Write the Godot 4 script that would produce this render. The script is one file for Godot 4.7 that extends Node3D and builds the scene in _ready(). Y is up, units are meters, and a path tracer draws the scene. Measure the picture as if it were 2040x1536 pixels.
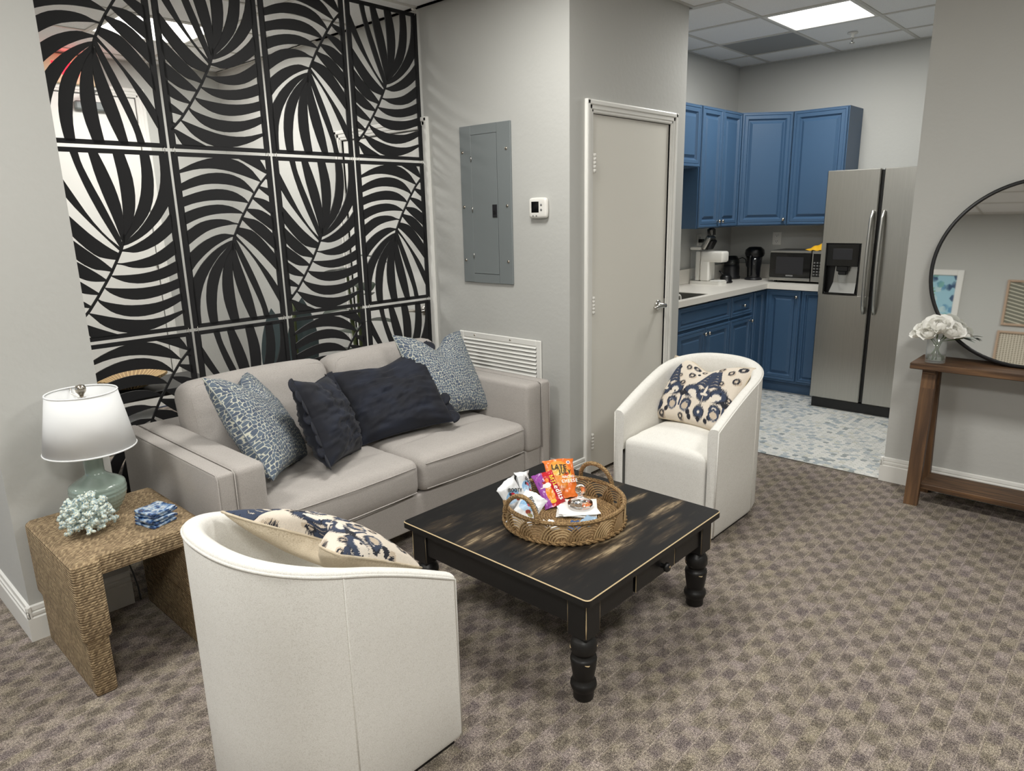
extends Node3D
# A waiting lounge with a hanging palm-leaf screen, a sofa, two barrel chairs and a kitchenette behind.
# Axes: x runs along the screen, -z runs towards the room behind the screen, y is up, metres.

const CEIL := 2.74          # height of the suspended ceiling
const EAST := 3.01          # wall with the breaker panel
const DOORWALL := -2.351    # wall with the closet door
const MIRRORWALL := 4.24    # wall behind the console
const STUB := -2.975        # short wall behind the lamp
const SCREEN := -3.5        # plane of the hanging screen
const KBACK := 6.25         # back wall of the kitchenette
const KLEFT := -2.99        # left wall of the kitchenette
const NORTH := -6.1         # far wall of the room behind the screen
const WEST := -2.6
const SOUTH := 2.6

var used := {}
var M := {}
var T := {}
var rng := RandomNumberGenerator.new()
var noise := FastNoiseLite.new()


func _ready() -> void:
	rng.seed = 7
	noise.seed = 3
	noise.frequency = 1.0
	view_and_light()
	make_textures()
	make_materials()
	build_structure()
	build_doors()
	build_ceiling()
	build_screen()
	build_back_room()
	build_kitchen()
	build_wall_fittings()
	build_sofa()
	build_armchairs()
	build_cushions()
	build_coffee_table()
	build_tray()
	build_end_table()
	build_console()
	build_pictures()


func view_and_light() -> void:
	var cam := Camera3D.new()
	cam.name = "camera"
	var yaw := deg_to_rad(47.138)
	var pitch := deg_to_rad(13.877)
	var roll := deg_to_rad(-1.237)
	var f := Vector3(sin(yaw) * cos(pitch), -sin(pitch), -cos(yaw) * cos(pitch))
	var r := Vector3(cos(yaw), 0, sin(yaw))
	var u := r.cross(f)
	var r2 := r * cos(roll) + u * sin(roll)
	var u2 := -r * sin(roll) + u * cos(roll)
	cam.transform = Transform3D(Basis(r2, u2, -f), Vector3(0, 1.55, 0))
	cam.fov = rad_to_deg(2.0 * atan(768.0 / 1393.06))
	cam.near = 0.05
	cam.far = 60.0
	add_child(cam)
	cam.current = true
	var env := Environment.new()
	var sky := Sky.new()
	var sm := ProceduralSkyMaterial.new()
	sm.sky_top_color = Color(0.42, 0.58, 0.82)
	sm.sky_horizon_color = Color(0.80, 0.86, 0.92)
	sm.ground_horizon_color = Color(0.62, 0.62, 0.60)
	sm.ground_bottom_color = Color(0.45, 0.44, 0.42)
	sky.sky_material = sm
	env.background_mode = Environment.BG_SKY
	env.sky = sky
	env.background_energy_multiplier = 1.0
	env.ambient_light_source = Environment.AMBIENT_SOURCE_SKY
	env.tonemap_mode = Environment.TONE_MAPPER_LINEAR
	env.tonemap_exposure = 1.8
	env.sdfgi_enabled = true
	env.ssao_enabled = true
	env.ssil_enabled = true
	var we := WorldEnvironment.new()
	we.name = "surroundings"
	we.environment = env
	add_child(we)


# ---------------------------------------------------------------- naming and placing

func numbered(n: String) -> String:
	if not used.has(n):
		used[n] = 0
		return n
	used[n] += 1
	return "%s_%03d" % [n, used[n]]


func thing(called: String, label: String, category: String, at := Vector3.ZERO, turn := 0.0, group := "") -> Node3D:
	var o := Node3D.new()
	o.name = numbered(called)
	add_child(o)
	o.position = at
	o.rotation.y = turn
	tag(o, label, category, group)
	return o


func tag(o: Node3D, label: String, category: String, group := "") -> void:
	o.set_meta("label", label)
	o.set_meta("category", category)
	if group:
		o.set_meta("group", group)


func setting(called: String, label: String, category: String) -> Node3D:
	var o := thing(called, label, category)
	o.set_meta("kind", "structure")
	return o


func tool() -> SurfaceTool:
	var st := SurfaceTool.new()
	st.begin(Mesh.PRIMITIVE_TRIANGLES)
	st.set_uv(Vector2.ZERO)
	return st


func bake(st: SurfaceTool, m: Material) -> ArrayMesh:
	st.generate_normals()
	st.index()
	st.set_material(m)
	return st.commit()


func put(st: SurfaceTool, called: String, m: Material, parent: Node3D, xf := Transform3D()) -> MeshInstance3D:
	return inst(bake(st, m), called, parent, xf)


func inst(mesh: Mesh, called: String, parent: Node3D, xf := Transform3D()) -> MeshInstance3D:
	var o := MeshInstance3D.new()
	o.name = called
	o.mesh = mesh
	o.transform = xf
	parent.add_child(o, true)
	return o


func single(st: SurfaceTool, called: String, m: Material, label: String, category: String, xf := Transform3D(), group := "") -> MeshInstance3D:
	var o := inst(bake(st, m), numbered(called), self, xf)
	tag(o, label, category, group)
	return o


func dup(o: Node3D, label := "") -> Node3D:
	var c: Node3D = o.duplicate()
	c.name = numbered(String(o.name))
	add_child(c)
	if label:
		c.set_meta("label", label)
	return c


func at(x: float, y: float, z: float, turn := 0.0) -> Transform3D:
	return Transform3D(Basis(Vector3.UP, turn), Vector3(x, y, z))


# a frame whose z axis points out of a wall: dir is the way the wall faces
func facing(p: Vector3, dir: Vector3) -> Transform3D:
	var z := dir.normalized()
	var x := Vector3.UP.cross(z).normalized()
	return Transform3D(Basis(x, z.cross(x), z), p)


# ---------------------------------------------------------------- shapes

func face(st: SurfaceTool, p: Array, out: Vector3, xf := Transform3D()) -> void:
	var q := p
	var n: Vector3 = (q[1] - q[0]).cross(q[2] - q[0])
	if n.dot(out) > 0.0:
		q = p.duplicate()
		q.reverse()
	st.set_smooth_group(-1)
	for i in range(1, q.size() - 1):
		for v in [q[0], q[i], q[i + 1]]:
			st.add_vertex(xf * v)


# box with chamfered edges
func box(st: SurfaceTool, lo: Vector3, hi: Vector3, b := 0.0, xf := Transform3D()) -> void:
	var c := (lo + hi) * 0.5
	var h := (hi - lo).abs() * 0.5
	b = minf(b, minf(h.x, minf(h.y, h.z)) * 0.95)
	var ax := [0, 1, 2]
	for a in ax:
		for s in [-1.0, 1.0]:
			var d: int = (a + 1) % 3
			var e: int = (a + 2) % 3
			var pts := []
			for k in [[-1, -1], [1, -1], [1, 1], [-1, 1]]:
				var v := Vector3.ZERO
				v[a] = s * h[a]
				v[d] = k[0] * (h[d] - b)
				v[e] = k[1] * (h[e] - b)
				pts.append(c + v)
			var n := Vector3.ZERO
			n[a] = s
			face(st, pts, n, xf)
			if b > 0.0:
				for s2 in [-1.0, 1.0]:
					var q := []
					for k in [-1.0, 1.0]:
						var v1 := Vector3.ZERO
						v1[a] = s * h[a]
						v1[d] = s2 * (h[d] - b)
						v1[e] = k * (h[e] - b)
						q.append(c + v1)
					for k in [1.0, -1.0]:
						var v2 := Vector3.ZERO
						v2[a] = s * (h[a] - b)
						v2[d] = s2 * h[d]
						v2[e] = k * (h[e] - b)
						q.append(c + v2)
					var n2 := Vector3.ZERO
					n2[a] = s
					n2[d] = s2
					face(st, q, n2, xf)
	if b > 0.0:
		for sx in [-1.0, 1.0]:
			for sy in [-1.0, 1.0]:
				for sz in [-1.0, 1.0]:
					var s := Vector3(sx, sy, sz)
					var hb := h - Vector3(b, b, b)
					face(st, [c + s * Vector3(h.x, hb.y, hb.z), c + s * Vector3(hb.x, h.y, hb.z), c + s * Vector3(hb.x, hb.y, h.z)], s, xf)


func block(called: String, lo: Vector3, hi: Vector3, m: Material, parent: Node3D, b := 0.0, xf := Transform3D()) -> MeshInstance3D:
	var st := tool()
	box(st, lo, hi, b, xf)
	return put(st, called, m, parent)


# smooth sheet of nu x nv cells; f(u, v) gives the point, u and v run from 0 to 1
func sheet(st: SurfaceTool, nu: int, nv: int, f: Callable, flip := false, uv := Rect2(0, 0, 1, 1), group := 0) -> void:
	var p := []
	for j in nv + 1:
		for i in nu + 1:
			p.append(f.call(float(i) / nu, float(j) / nv))
	st.set_smooth_group(group)
	for j in nv:
		for i in nu:
			var q := [[i, j], [i + 1, j], [i + 1, j + 1], [i, j + 1]]
			for k in ([0, 1, 2, 0, 2, 3] if flip else [0, 2, 1, 0, 3, 2]):
				var e: Array = q[k]
				st.set_uv(uv.position + uv.size * Vector2(float(e[0]) / nu, float(e[1]) / nv))
				st.add_vertex(p[e[1] * (nu + 1) + e[0]])


# turned shape: profile of (radius, height) from bottom to top
func lathe(st: SurfaceTool, prof: Array, seg := 32, xf := Transform3D(), group := 0) -> void:
	st.set_smooth_group(group)
	var n := prof.size()
	for j in n - 1:
		var a: Vector2 = prof[j]
		var b: Vector2 = prof[j + 1]
		for i in seg:
			var t0 := TAU * i / seg
			var t1 := TAU * ((i + 1) % seg) / seg
			var q := [Vector3(a.x * cos(t0), a.y, a.x * sin(t0)), Vector3(a.x * cos(t1), a.y, a.x * sin(t1)), Vector3(b.x * cos(t1), b.y, b.x * sin(t1)), Vector3(b.x * cos(t0), b.y, b.x * sin(t0))]
			var uvs := [Vector2(float(i) / seg, float(j) / (n - 1)), Vector2(float(i + 1) / seg, float(j) / (n - 1)), Vector2(float(i + 1) / seg, float(j + 1) / (n - 1)), Vector2(float(i) / seg, float(j + 1) / (n - 1))]
			for k in [0, 1, 2, 0, 2, 3]:
				st.set_uv(uvs[k])
				st.add_vertex(xf * q[k])


# round bar along points; rad is one radius or an array with one per point
func bar(st: SurfaceTool, pts: Array, rad, seg := 8, closed := false, xf := Transform3D(), group := 0) -> void:
	var n := pts.size()
	var rings := []
	var side := Vector3.ZERO
	for i in n:
		var a: Vector3 = pts[(i - 1 + n) % n] if closed else pts[maxi(i - 1, 0)]
		var b: Vector3 = pts[(i + 1) % n] if closed else pts[mini(i + 1, n - 1)]
		var t := (b - a).normalized()
		if side == Vector3.ZERO:
			side = t.cross(Vector3.UP if absf(t.y) < 0.9 else Vector3.RIGHT)
		side = (side - t * side.dot(t)).normalized()
		var up := t.cross(side)
		var r: float = rad[i] if rad is Array else rad
		var ring := []
		for k in seg:
			var w := TAU * k / seg
			ring.append(pts[i] + (side * cos(w) + up * sin(w)) * r)
		rings.append(ring)
	st.set_smooth_group(group)
	for i in (n if closed else n - 1):
		var r0: Array = rings[i]
		var r1: Array = rings[(i + 1) % n]
		for k in seg:
			var k2 := (k + 1) % seg
			for v in [r0[k], r0[k2], r1[k2], r0[k], r1[k2], r1[k]]:
				st.set_uv(Vector2(float(i) / n, float(k) / seg))
				st.add_vertex(xf * v)
	if not closed:
		for e in [0, n - 1]:
			var c: Vector3 = pts[e]
			for k in seg:
				var k2 := (k + 1) % seg
				var v := [c, rings[e][k2], rings[e][k]] if e == 0 else [c, rings[e][k], rings[e][k2]]
				for w in v:
					st.set_uv(Vector2.ZERO)
					st.add_vertex(xf * w)


# flat outline in x, y with thickness in z, front at z1
func plate(st: SurfaceTool, outline: PackedVector2Array, z0: float, z1: float, xf := Transform3D()) -> void:
	var tri := Geometry2D.triangulate_polygon(outline)
	st.set_smooth_group(-1)
	for i in range(0, tri.size(), 3):
		var a := outline[tri[i]]
		var b := outline[tri[i + 1]]
		var c := outline[tri[i + 2]]
		for z in [z1, z0]:
			face(st, [Vector3(a.x, a.y, z), Vector3(b.x, b.y, z), Vector3(c.x, c.y, z)], Vector3(0, 0, z - (z0 + z1) * 0.5), xf)
	var s := -1.0 if Geometry2D.is_polygon_clockwise(outline) else 1.0
	for i in outline.size():
		var a := outline[i]
		var b := outline[(i + 1) % outline.size()]
		var d := b - a
		face(st, [Vector3(a.x, a.y, z0), Vector3(b.x, b.y, z0), Vector3(b.x, b.y, z1), Vector3(a.x, a.y, z1)], Vector3(d.y, -d.x, 0) * s, xf)


func round_rect(x0: float, y0: float, x1: float, y1: float, r: float, n := 5) -> PackedVector2Array:
	var o := PackedVector2Array()
	for c in [[x1 - r, y1 - r, 0.0], [x0 + r, y1 - r, 0.25], [x0 + r, y0 + r, 0.5], [x1 - r, y0 + r, 0.75]]:
		for i in n + 1:
			var w: float = TAU * (c[2] + 0.25 * i / n)
			o.append(Vector2(c[0] + r * cos(w), c[1] + r * sin(w)))
	return o


# upholstered block: rounded edges, then warped by bend(p, unit)
func pad(st: SurfaceTool, lo: Vector3, hi: Vector3, r: float, cells: Vector3i, bend = null, xf := Transform3D()) -> void:
	var c := (lo + hi) * 0.5
	var h := (hi - lo) * 0.5
	var ticks := []
	for a in 3:
		var t := []
		for i in 4:
			t.append(-h[a] + r * (1.0 - cos(PI * 0.5 * i / 3.0)) if i < 3 else -h[a] + r)
		var m: int = cells[a]
		for i in range(1, m):
			t.append(lerpf(-h[a] + r, h[a] - r, float(i) / m))
		for i in 4:
			t.append(h[a] - r + (r * sin(PI * 0.5 * i / 3.0) if i > 0 else 0.0))
		ticks.append(t)
	st.set_smooth_group(0)
	for a in 3:
		var d: int = (a + 1) % 3
		var e: int = (a + 2) % 3
		for s in [-1.0, 1.0]:
			var grid := []
			for j in ticks[e].size():
				for i in ticks[d].size():
					var p := Vector3.ZERO
					p[a] = s * h[a]
					p[d] = ticks[d][i]
					p[e] = ticks[e][j]
					var q := Vector3(clampf(p.x, -h.x + r, h.x - r), clampf(p.y, -h.y + r, h.y - r), clampf(p.z, -h.z + r, h.z - r))
					var g := q + (p - q).normalized() * r
					if bend != null:
						g = bend.call(g, g / h)
					grid.append(xf * (c + g))
			var w: int = ticks[d].size()
			for j in ticks[e].size() - 1:
				for i in w - 1:
					var k := [j * w + i, j * w + i + 1, (j + 1) * w + i + 1, (j + 1) * w + i]
					for o in ([0, 2, 1, 0, 3, 2] if s > 0.0 else [0, 1, 2, 0, 2, 3]):
						st.set_uv(Vector2.ZERO)
						st.add_vertex(grid[k[o]])


# moulding: profile of (out, height) run from a to b, standing out towards dir
func mould(st: SurfaceTool, a: Vector3, b: Vector3, dir: Vector3, prof: Array, up := Vector3.UP) -> void:
	var along := (b - a).normalized()
	for i in prof.size() - 1:
		var p: Vector2 = prof[i]
		var q: Vector2 = prof[i + 1]
		var d := q - p
		face(st, [a + dir * p.x + up * p.y, b + dir * p.x + up * p.y, b + dir * q.x + up * q.y, a + dir * q.x + up * q.y], dir * absf(d.y) + up * absf(d.x) * (1.0 if d.x <= 0.0 else -1.0))
	for e in [a, b]:
		var cap := []
		for p in prof:
			cap.append(e + dir * p.x + up * p.y)
		face(st, cap, (e - (a + b) * 0.5))


# raised-panel front of w x h, centred, facing +z, back at z = 0; rings of (inset, depth)
func panelled(st: SurfaceTool, w: float, h: float, rings: Array, xf := Transform3D()) -> void:
	for i in rings.size():
		var a: Vector2 = rings[i]
		var b: Vector2 = rings[i + 1] if i + 1 < rings.size() else Vector2(-1, 0)
		var ca := [Vector3(-w / 2 + a.x, -h / 2 + a.x, a.y), Vector3(w / 2 - a.x, -h / 2 + a.x, a.y), Vector3(w / 2 - a.x, h / 2 - a.x, a.y), Vector3(-w / 2 + a.x, h / 2 - a.x, a.y)]
		if b.x < 0.0:
			face(st, ca, Vector3(0, 0, 1), xf)
			return
		var cb := [Vector3(-w / 2 + b.x, -h / 2 + b.x, b.y), Vector3(w / 2 - b.x, -h / 2 + b.x, b.y), Vector3(w / 2 - b.x, h / 2 - b.x, b.y), Vector3(-w / 2 + b.x, h / 2 - b.x, b.y)]
		for k in 4:
			var k2 := (k + 1) % 4
			var mid: Vector3 = (ca[k] + ca[k2]) * 0.5
			var outw := Vector3(mid.x, mid.y, 0).normalized()
			var n: Vector3 = outw * (a.y - b.y) * -1.0 + Vector3(0, 0, absf(b.x - a.x))
			if absf(b.x - a.x) < 1e-5:
				n = outw * signf(b.y - a.y)
			face(st, [ca[k], ca[k2], cb[k2], cb[k]], n, xf)


func letters(text: String, size: float, m: Material, parent: Node3D, xf: Transform3D, called := "lettering", bold := true) -> MeshInstance3D:
	var t := TextMesh.new()
	var f := SystemFont.new()
	f.font_names = PackedStringArray(["Droid Sans"])
	f.font_weight = 700 if bold else 400
	t.font = f
	t.text = text
	t.font_size = 32
	t.pixel_size = size / 32.0
	t.depth = 0.0008
	t.curve_step = 2.0
	t.material = m
	return inst(t, called, parent, xf)


const LEAF := [
	[0.659, 0.985, 0.880, 0.982, 0.879, 0.977, 0.916, 0.943, 0.943, 0.906, 0.959, 0.894, 0.927, 0.896, 0.794, 0.938, 0.658, 0.977],
	[0.382, 0.978, 0.556, 0.979, 0.667, 0.960, 0.776, 0.918, 0.834, 0.874, 0.867, 0.850, 0.875, 0.843, 0.829, 0.852, 0.676, 0.883, 0.527, 0.907, 0.380, 0.917, 0.223, 0.911, 0.041, 0.882, 0.037, 0.896, 0.053, 0.901, 0.208, 0.947],
	[0.778, 0.788, 0.742, 0.817, 0.671, 0.858, 0.561, 0.886, 0.437, 0.895, 0.301, 0.887, 0.165, 0.861, 0.043, 0.825, 0.045, 0.785, 0.152, 0.807, 0.263, 0.825, 0.386, 0.831, 0.535, 0.826, 0.660, 0.807, 0.749, 0.788, 0.775, 0.775],
	[0.703, 0.728, 0.662, 0.754, 0.577, 0.784, 0.478, 0.799, 0.367, 0.801, 0.231, 0.788, 0.044, 0.752, 0.048, 0.699, 0.156, 0.720, 0.278, 0.733, 0.415, 0.738, 0.553, 0.732, 0.668, 0.723, 0.704, 0.718],
	[0.636, 0.663, 0.593, 0.680, 0.520, 0.701, 0.409, 0.713, 0.285, 0.708, 0.161, 0.691, 0.041, 0.664, 0.046, 0.599, 0.159, 0.629, 0.271, 0.649, 0.385, 0.659, 0.499, 0.661, 0.602, 0.658, 0.638, 0.656],
	[0.574, 0.600, 0.526, 0.606, 0.465, 0.622, 0.378, 0.629, 0.278, 0.625, 0.177, 0.608, 0.044, 0.560, 0.046, 0.482, 0.160, 0.530, 0.264, 0.564, 0.380, 0.583, 0.484, 0.592, 0.536, 0.595, 0.575, 0.592],
	[0.530, 0.532, 0.485, 0.536, 0.410, 0.544, 0.319, 0.533, 0.215, 0.507, 0.136, 0.477, 0.042, 0.432, 0.045, 0.332, 0.113, 0.380, 0.196, 0.424, 0.292, 0.466, 0.400, 0.500, 0.481, 0.519, 0.523, 0.524],
	[0.506, 0.504, 0.450, 0.495, 0.355, 0.468, 0.259, 0.429, 0.160, 0.374, 0.102, 0.329, 0.036, 0.274, 0.042, 0.013, 0.080, 0.017, 0.084, 0.104, 0.105, 0.184, 0.161, 0.270, 0.248, 0.351, 0.344, 0.418, 0.429, 0.460, 0.497, 0.489],
	[0.498, 0.491, 0.428, 0.456, 0.327, 0.400, 0.236, 0.330, 0.185, 0.254, 0.160, 0.166, 0.158, 0.090, 0.172, 0.009, 0.248, 0.010, 0.251, 0.114, 0.280, 0.218, 0.322, 0.291, 0.386, 0.367, 0.430, 0.414, 0.497, 0.465],
	[0.390, 0.375, 0.354, 0.305, 0.336, 0.222, 0.341, 0.130, 0.387, 0.006, 0.475, 0.007, 0.455, 0.130, 0.452, 0.254, 0.468, 0.383, 0.499, 0.472, 0.426, 0.415],
	[0.469, 0.386, 0.468, 0.306, 0.493, 0.213, 0.539, 0.116, 0.604, 0.006, 0.672, 0.005, 0.639, 0.141, 0.595, 0.253, 0.545, 0.364, 0.505, 0.476, 0.490, 0.465],
	[0.505, 0.480, 0.547, 0.402, 0.615, 0.283, 0.687, 0.169, 0.737, 0.078, 0.752, 0.010, 0.813, 0.011, 0.779, 0.107, 0.725, 0.218, 0.653, 0.336, 0.591, 0.423, 0.528, 0.512],
	[0.528, 0.512, 0.636, 0.445, 0.738, 0.352, 0.851, 0.215, 0.957, 0.082, 0.956, 0.180, 0.864, 0.278, 0.755, 0.367, 0.638, 0.456, 0.535, 0.530],
	[0.544, 0.542, 0.623, 0.510, 0.744, 0.445, 0.854, 0.370, 0.966, 0.288, 0.961, 0.390, 0.824, 0.497, 0.726, 0.553, 0.649, 0.568, 0.571, 0.577],
	[0.615, 0.627, 0.691, 0.577, 0.788, 0.525, 0.876, 0.476, 0.969, 0.419, 0.966, 0.515, 0.856, 0.585, 0.767, 0.620, 0.688, 0.629, 0.626, 0.638],
	[0.673, 0.683, 0.733, 0.648, 0.832, 0.601, 0.963, 0.543, 0.966, 0.628, 0.860, 0.670, 0.794, 0.683, 0.687, 0.687],
	[0.754, 0.748, 0.815, 0.716, 0.877, 0.685, 0.966, 0.642, 0.963, 0.717, 0.888, 0.740, 0.822, 0.750, 0.763, 0.755],
	[0.841, 0.808, 0.897, 0.780, 0.966, 0.751, 0.964, 0.806, 0.903, 0.813, 0.853, 0.820],
	[0.924, 0.875, 0.966, 0.864, 0.962, 0.854, 0.917, 0.866],
]
const STEM := [0.970, 0.902, 0.860, 0.835, 0.774, 0.767, 0.697, 0.700, 0.631, 0.641, 0.572, 0.579, 0.523, 0.524, 0.495, 0.480, 0.485, 0.443]


# ---------------------------------------------------------------- textures

func ntex(size: int, freq: float, cols: Array, offs: Array, sd := 1, octaves := 3, type := FastNoiseLite.TYPE_SIMPLEX_SMOOTH) -> NoiseTexture2D:
	var n := FastNoiseLite.new()
	n.seed = sd
	n.frequency = freq
	n.noise_type = type
	n.fractal_octaves = octaves
	n.fractal_type = FastNoiseLite.FRACTAL_FBM if octaves > 1 else FastNoiseLite.FRACTAL_NONE
	var g := Gradient.new()
	g.offsets = PackedFloat32Array(offs)
	g.colors = PackedColorArray(cols)
	var t := NoiseTexture2D.new()
	t.width = size
	t.height = size
	t.seamless = true
	t.noise = n
	t.color_ramp = g
	return t


func grey(v: float) -> Color:
	return Color(v, v, v)


func rgb(r: float, g: float, b: float) -> Color:
	return Color(r / 255.0, g / 255.0, b / 255.0)


func from_bytes(w: int, h: int, d: PackedByteArray) -> ImageTexture:
	return ImageTexture.create_from_image(Image.create_from_data(w, h, false, Image.FORMAT_RGB8, d))


func carpet_texture() -> ImageTexture:
	# eight repeats of 117 mm by ten of 91 mm
	var n := 1024
	var d := PackedByteArray()
	d.resize(n * n * 3)
	var coarse := FastNoiseLite.new()
	coarse.frequency = 0.03
	coarse.seed = 11
	var tint := FastNoiseLite.new()
	tint.frequency = 0.010
	tint.seed = 23
	var r := RandomNumberGenerator.new()
	r.seed = 5
	var shades := []
	for i in 64 * 4:
		shades.append(r.randf_range(-0.5, 0.5))
	var yarn := PackedFloat32Array()
	for i in 512 * 512:
		yarn.append(r.randf() - 0.5)
	var row_z := [0.0205, 0.0615]
	for y in n:
		var z := y * 0.91 / n
		var cz := int(z / 0.091)
		var fz := z - cz * 0.091
		var row := 0 if fz < 0.041 else (1 if fz < 0.082 else 2)
		var dz := 0.0
		if row < 2:
			dz = clampf((0.0215 - absf(fz - row_z[row])) / 0.008, 0.0, 1.0)
		var line := clampf(1.5 - absf(fz - 0.0865) / 0.0012, 0.0, 1.0)
		line = maxf(line, 0.75 * clampf(1.5 - absf(fz - 0.0410) / 0.0010, 0.0, 1.0))
		var rib := 0.5 + 0.5 * cos(TAU * z / 0.0034)
		for x in n:
			var px := x * 0.936 / n
			var ph := px / 0.117 + (0.0 if row == 0 else 0.36) + 0.05 * coarse.get_noise_2d(x * 0.7 + 3000.0, y * 0.7)
			var cell := int(floorf(ph))
			var f := ph - cell
			var tone := 0.0
			if row < 2:
				var k: int = ((cell + 8) % 8 * 20 + cz * 2 + row) % 256
				var dk := clampf((0.25 - absf(f - 0.27)) / 0.08, 0.0, 1.0)
				var lt := clampf((0.24 - absf(f - 0.76)) / 0.08, 0.0, 1.0)
				tone = dz * (lt * (0.75 + 0.5 * shades[k]) - dk * (1.0 + 0.7 * shades[(k + 77) % 256]))
			var g := coarse.get_noise_2d(x * 1.2, y * 9.0) * 0.30 + yarn[((y / 2) % 512) * 512 + ((x + y / 2 % 2) / 2) % 512] * 1.75
			var v := tone * 0.26 + g * 0.90 + (rib - 0.5) * 0.30 + line * 0.45 - 0.05
			v = clampf(v * 0.5 + 0.5, 0.0, 1.0)
			var w: float = tint.get_noise_2d(x, y) * 5.0 + shades[(cell * 7 + cz * 3 + row + 256) % 256] * 6.0
			var o := (y * n + x) * 3
			d[o] = int(lerpf(60, 198, v))
			d[o + 1] = int(clampf(lerpf(53, 185, v) + w * 0.2, 0, 255))
			d[o + 2] = int(clampf(lerpf(50, 169, v) - w, 0, 255))
	return from_bytes(n, n, d)


func boucle_texture(base: Color, dark: Color, light: Color, amount: float, sd: int, n := 512) -> ImageTexture:
	# small knotted yarns: threads of two directions with random tone
	var d := PackedByteArray()
	d.resize(n * n * 3)
	var r := RandomNumberGenerator.new()
	r.seed = sd
	var cells := n / 4
	var tone := []
	for i in cells * cells:
		tone.append(r.randf())
	for y in n:
		for x in n:
			var cx := x / 4
			var cy := y / 4
			var t: float = tone[cy * cells + (cx + (cy % 2) * 3) % cells]
			var c := base
			if t > 0.80:
				c = base.lerp(light, amount)
			elif t < 0.28:
				c = base.lerp(dark, amount * (0.28 - t) / 0.28 * 1.4)
			var o := (y * n + x) * 3
			d[o] = int(c.r * 255)
			d[o + 1] = int(c.g * 255)
			d[o + 2] = int(c.b * 255)
	return from_bytes(n, n, d)


func croc_texture() -> ImageTexture:
	# crocodile scales: irregular rows of rounded cells with cream joints
	var n := 900
	var d := PackedByteArray()
	d.resize(n * n * 3)
	var r := RandomNumberGenerator.new()
	r.seed = 21
	var cells := 30
	var pts := []
	var hue := []
	for i in cells * cells:
		pts.append(Vector2(r.randf_range(0.22, 0.78), r.randf_range(0.30, 0.70)))
		hue.append(r.randf())
	var wob := FastNoiseLite.new()
	wob.frequency = 0.006
	wob.seed = 4
	for y in n:
		for x in n:
			var p := Vector2(x, y) * (float(cells) / n)
			p += Vector2(wob.get_noise_2d(x, y), wob.get_noise_2d(x + 900, y)) * 1.0
			p.x += 0.5 * (int(floorf(p.y)) % 2)
			var c := Vector2i(int(floorf(p.x)), int(floorf(p.y)))
			var d1 := 99.0
			var d2 := 99.0
			var who := 0
			for j in [-1, 0, 1]:
				for i in [-1, 0, 1]:
					var k: int = posmod(c.y + j, cells) * cells + posmod(c.x + i, cells)
					var q: Vector2 = Vector2(c.x + i, c.y + j) + pts[k] - p
					var e := pow(pow(absf(q.x), 2.6) + pow(absf(q.y) * 1.05, 2.6), 0.3846)
					if e < d1:
						d2 = d1
						d1 = e
						who = k
					elif e < d2:
						d2 = e
			var v := clampf((d2 - d1 - 0.085) / 0.09, 0.0, 1.0)
			var h: float = hue[who]
			var thread := 0.92 + 0.16 * r.randf()
			var blue := rgb(78, 89, 108).lerp(rgb(100, 113, 128), h) * thread
			var cream := rgb(206, 206, 190) * (0.97 + 0.06 * r.randf())
			var col := cream.lerp(blue, v)
			var o := (y * n + x) * 3
			d[o] = int(clampf(col.r, 0, 1) * 255)
			d[o + 1] = int(clampf(col.g, 0, 1) * 255)
			d[o + 2] = int(clampf(col.b, 0, 1) * 255)
	return from_bytes(n, n, d)


# paint helpers: coverage masks on an Image, in units of its width
func blot(im: Image, c: Vector2, rx: float, ry: float, col: Color, inner := 0.0, jag := 0.0, a0 := -PI, a1 := PI, tilt := 0.0) -> void:
	var w := im.get_width()
	var h := im.get_height()
	var m := maxf(rx, ry) * (1.0 + jag) + 0.01
	for y in range(maxi(0, int((c.y - m) * w)), mini(h, int((c.y + m) * w) + 1)):
		for x in range(maxi(0, int((c.x - m) * w)), mini(w, int((c.x + m) * w) + 1)):
			var p := Vector2(x, y) / w - c
			# feathered warp threads: the edge jumps up and down from thread to thread
			p.y += jag * ry * noise.get_noise_2d(x * 0.61, c.y * 40.0) * 1.6
			p = p.rotated(-tilt)
			var e := Vector2(p.x / rx, p.y / ry)
			var q := e.length()
			var an := atan2(e.y, e.x)
			if q < 1.0 and q > inner and an >= a0 and an <= a1:
				im.set_pixel(x, y, col)


func stroke(im: Image, pts: Array, wd: float, col: Color, jag := 0.0) -> void:
	for i in pts.size() - 1:
		var a: Vector2 = pts[i]
		var b: Vector2 = pts[i + 1]
		var n := int((b - a).length() / (wd * 0.4)) + 2
		for k in n:
			var t := float(k) / (n - 1)
			blot(im, a.lerp(b, t), wd, wd, col, 0.0, jag)


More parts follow.
